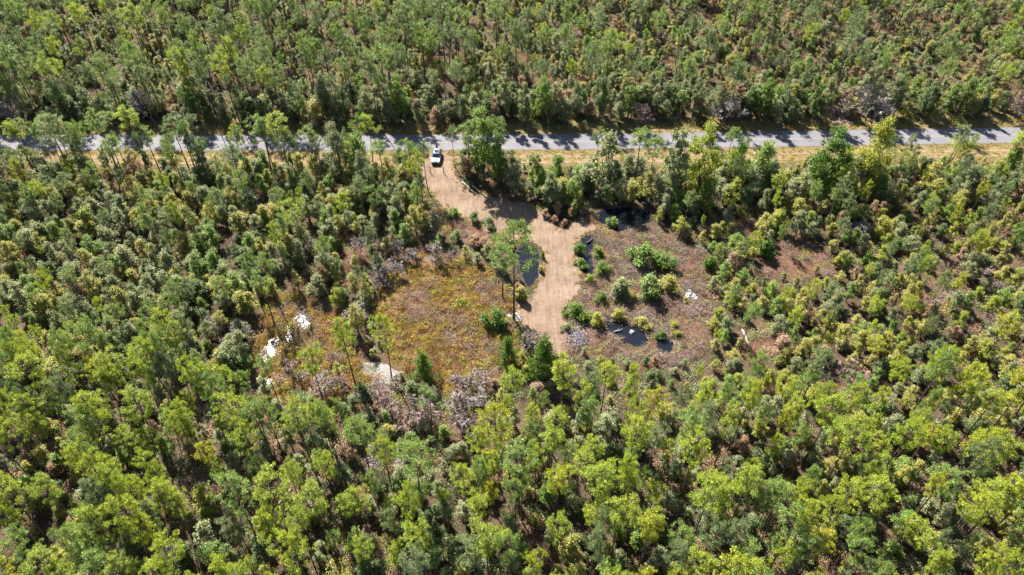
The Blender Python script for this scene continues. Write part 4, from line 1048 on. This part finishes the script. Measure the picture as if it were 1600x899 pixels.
x, y = p2g(988, 519); tag(obj('boulder', stone_mesh(41, (.5, .38, .35), greym), None, (x, y, -.02), .4), 'grey boulder in the dark irregular pond', 'boulder')
# pale crumpled sheet at the foot of the pines
def crumpled(u, v, w_, d_, label):
    x, y = p2g(u, v); n_ = 22; bm = bmesh.new(); g = []
    for i in range(n_):
        for j in range(n_):
            a_ = (i / (n_ - 1) - .5) * w_; b_ = (j / (n_ - 1) - .5) * d_
            h = .12 + .30 * mnoise.noise((a_ * 2.4, b_ * 2.4, 8)) + .28 * abs(mnoise.noise((a_ * 4.5, b_ * 4.5, 2)))
            e = 1 + .8 * mnoise.noise((math.atan2(b_, a_) * 2.5, 0, 3)); g.append(bm.verts.new((a_ * e, b_ * e, h)))
    for i in range(n_ - 1):
        for j in range(n_ - 1): bm.faces.new((g[i * n_ + j], g[(i + 1) * n_ + j], g[(i + 1) * n_ + j + 1], g[i * n_ + j + 1]))
    o = bm_obj('crumpled_sheet', bm, plain('pale plastic sheet', (.24, .28, .33), .5), None, (x, y, .02), .5, True)
    so_ = o.modifiers.new('thick', 'SOLIDIFY'); so_.thickness = .01
    tag(o, label, 'sheet')
crumpled(806, 498, 1.5, 2.2, 'pale crumpled sheet beside the foot of the taller lone pine')
# heap of grey brush beside the lane end
x, y = p2g(903, 527)
A_ = Acc(); r = np.random.RandomState(3)
for i in range(330):
    q = r.normal(0, 1, 2) * [.85, 1.35]; z = .75 * math.exp(-(q[0] ** 2 / 2 + q[1] ** 2 / 5)) * r.uniform(.2, 1)
    d = unit(np.array([*r.normal(0, 1, 2), r.normal(0, .3)])); L = r.uniform(.3, 1.0)
    A_.add(*tube([np.array([*q, z + .03]) - d * L / 2, np.array([*q, z + .03]) + d * L / 2], [.05, .03], 4))
heap = mk_mesh('brush_pile', *A_.get(), [leaf_mat('grey dead sticks', [(.21, .19, .21), (.24, .215, .24)], 0, .8, .1, .45)])
tag(obj('brush_pile', heap, None, (x, y, 0)), 'heap of pale grey dead sticks right of the lane end', 'brush pile')
# fallen logs
palelog = solid_mat('pale dead wood', (.24, .21, .185), (.36, .33, .30), 4, .9); darklog = solid_mat('dark wet log', (.04, .03, .025), (.09, .07, .055), 4, .8)
def log(u0, v0, u1, v1, rad_, mat, label, z=.12):
    a_ = np.array([*p2g(u0, v0), z]); b_ = np.array([*p2g(u1, v1), z + .05]); mid = (a_ + b_) / 2; r = np.random.RandomState(int(u0 + v0))
    root = empty('fallen_log', mid); tag(root, label, 'log')
    P = [a_ + (b_ - a_) * t + r.normal(0, .03, 3) - mid for t in np.linspace(0, 1, 7)]
    v_, f_ = tube(P, [rad_ * (1.1 - .5 * t) for t in np.linspace(0, 1, 7)], 8); f_ = np.vstack([f_, [(0, k + 1, k) for k in range(1, 7)], [(48, 48 + k, 48 + k + 1) for k in range(1, 7)]])
    obj('stem', mk_mesh('stem', v_, f_, [mat], smooth=True), root)
    for k in range(3):
        p = P[2 + k]; d = unit(np.array([r.normal(), r.normal(), .9])); v_, f_ = tube([p, p + d * r.uniform(.3, .8)], [rad_ * .3, rad_ * .1], 4); obj('branch_stub', mk_mesh('branch_stub', v_, f_, [mat]), root)
log(1160, 516, 1172, 549, .16, palelog, 'pale fallen log in the scrub right of the right clearing')
log(917, 381, 933, 369, .2, darklog, 'dark fallen log at the upper end of the water strip')
log(952, 462, 965, 474, .12, palelog, 'pale fallen log below the rounded grey-green bush')
log(722, 285, 745, 306, .14, palelog, 'pale log lying along the right edge of lane bend')
log(738, 291, 765, 312, .12, palelog, 'second pale log along the lane bend, nearer the trees')
log(960, 519, 972, 516, .10, palelog, 'pale stick log lying in the irregular pond')
log(455, 765, 435, 790, .14, palelog, 'pale fallen log in lower woods left of centre')
log(348, 645, 385, 630, .12, palelog, 'pale fallen log in the marsh at its lower left', .2)
# marker stakes with a red ribbon
def stake(u, v, label):
    x, y = p2g(u, v); root = empty('marker_stake', (x, y, 0)); tag(root, label, 'stake', 'marker stakes along the lane')
    bm_obj('stake', box_bm(.05, .05, 1.0, .005, (0, 0, .5)), palelog, root)
    bm_obj('ribbon', box_bm(.16, .16, .22, .03, (0, 0, .95)), plain('red ribbon', (.55, .07, .04), .6), root)
stake(897, 374, 'red-ribboned stake at the lane junction'); stake(880, 536, 'red-ribboned stake at the lane end by the grey brush')
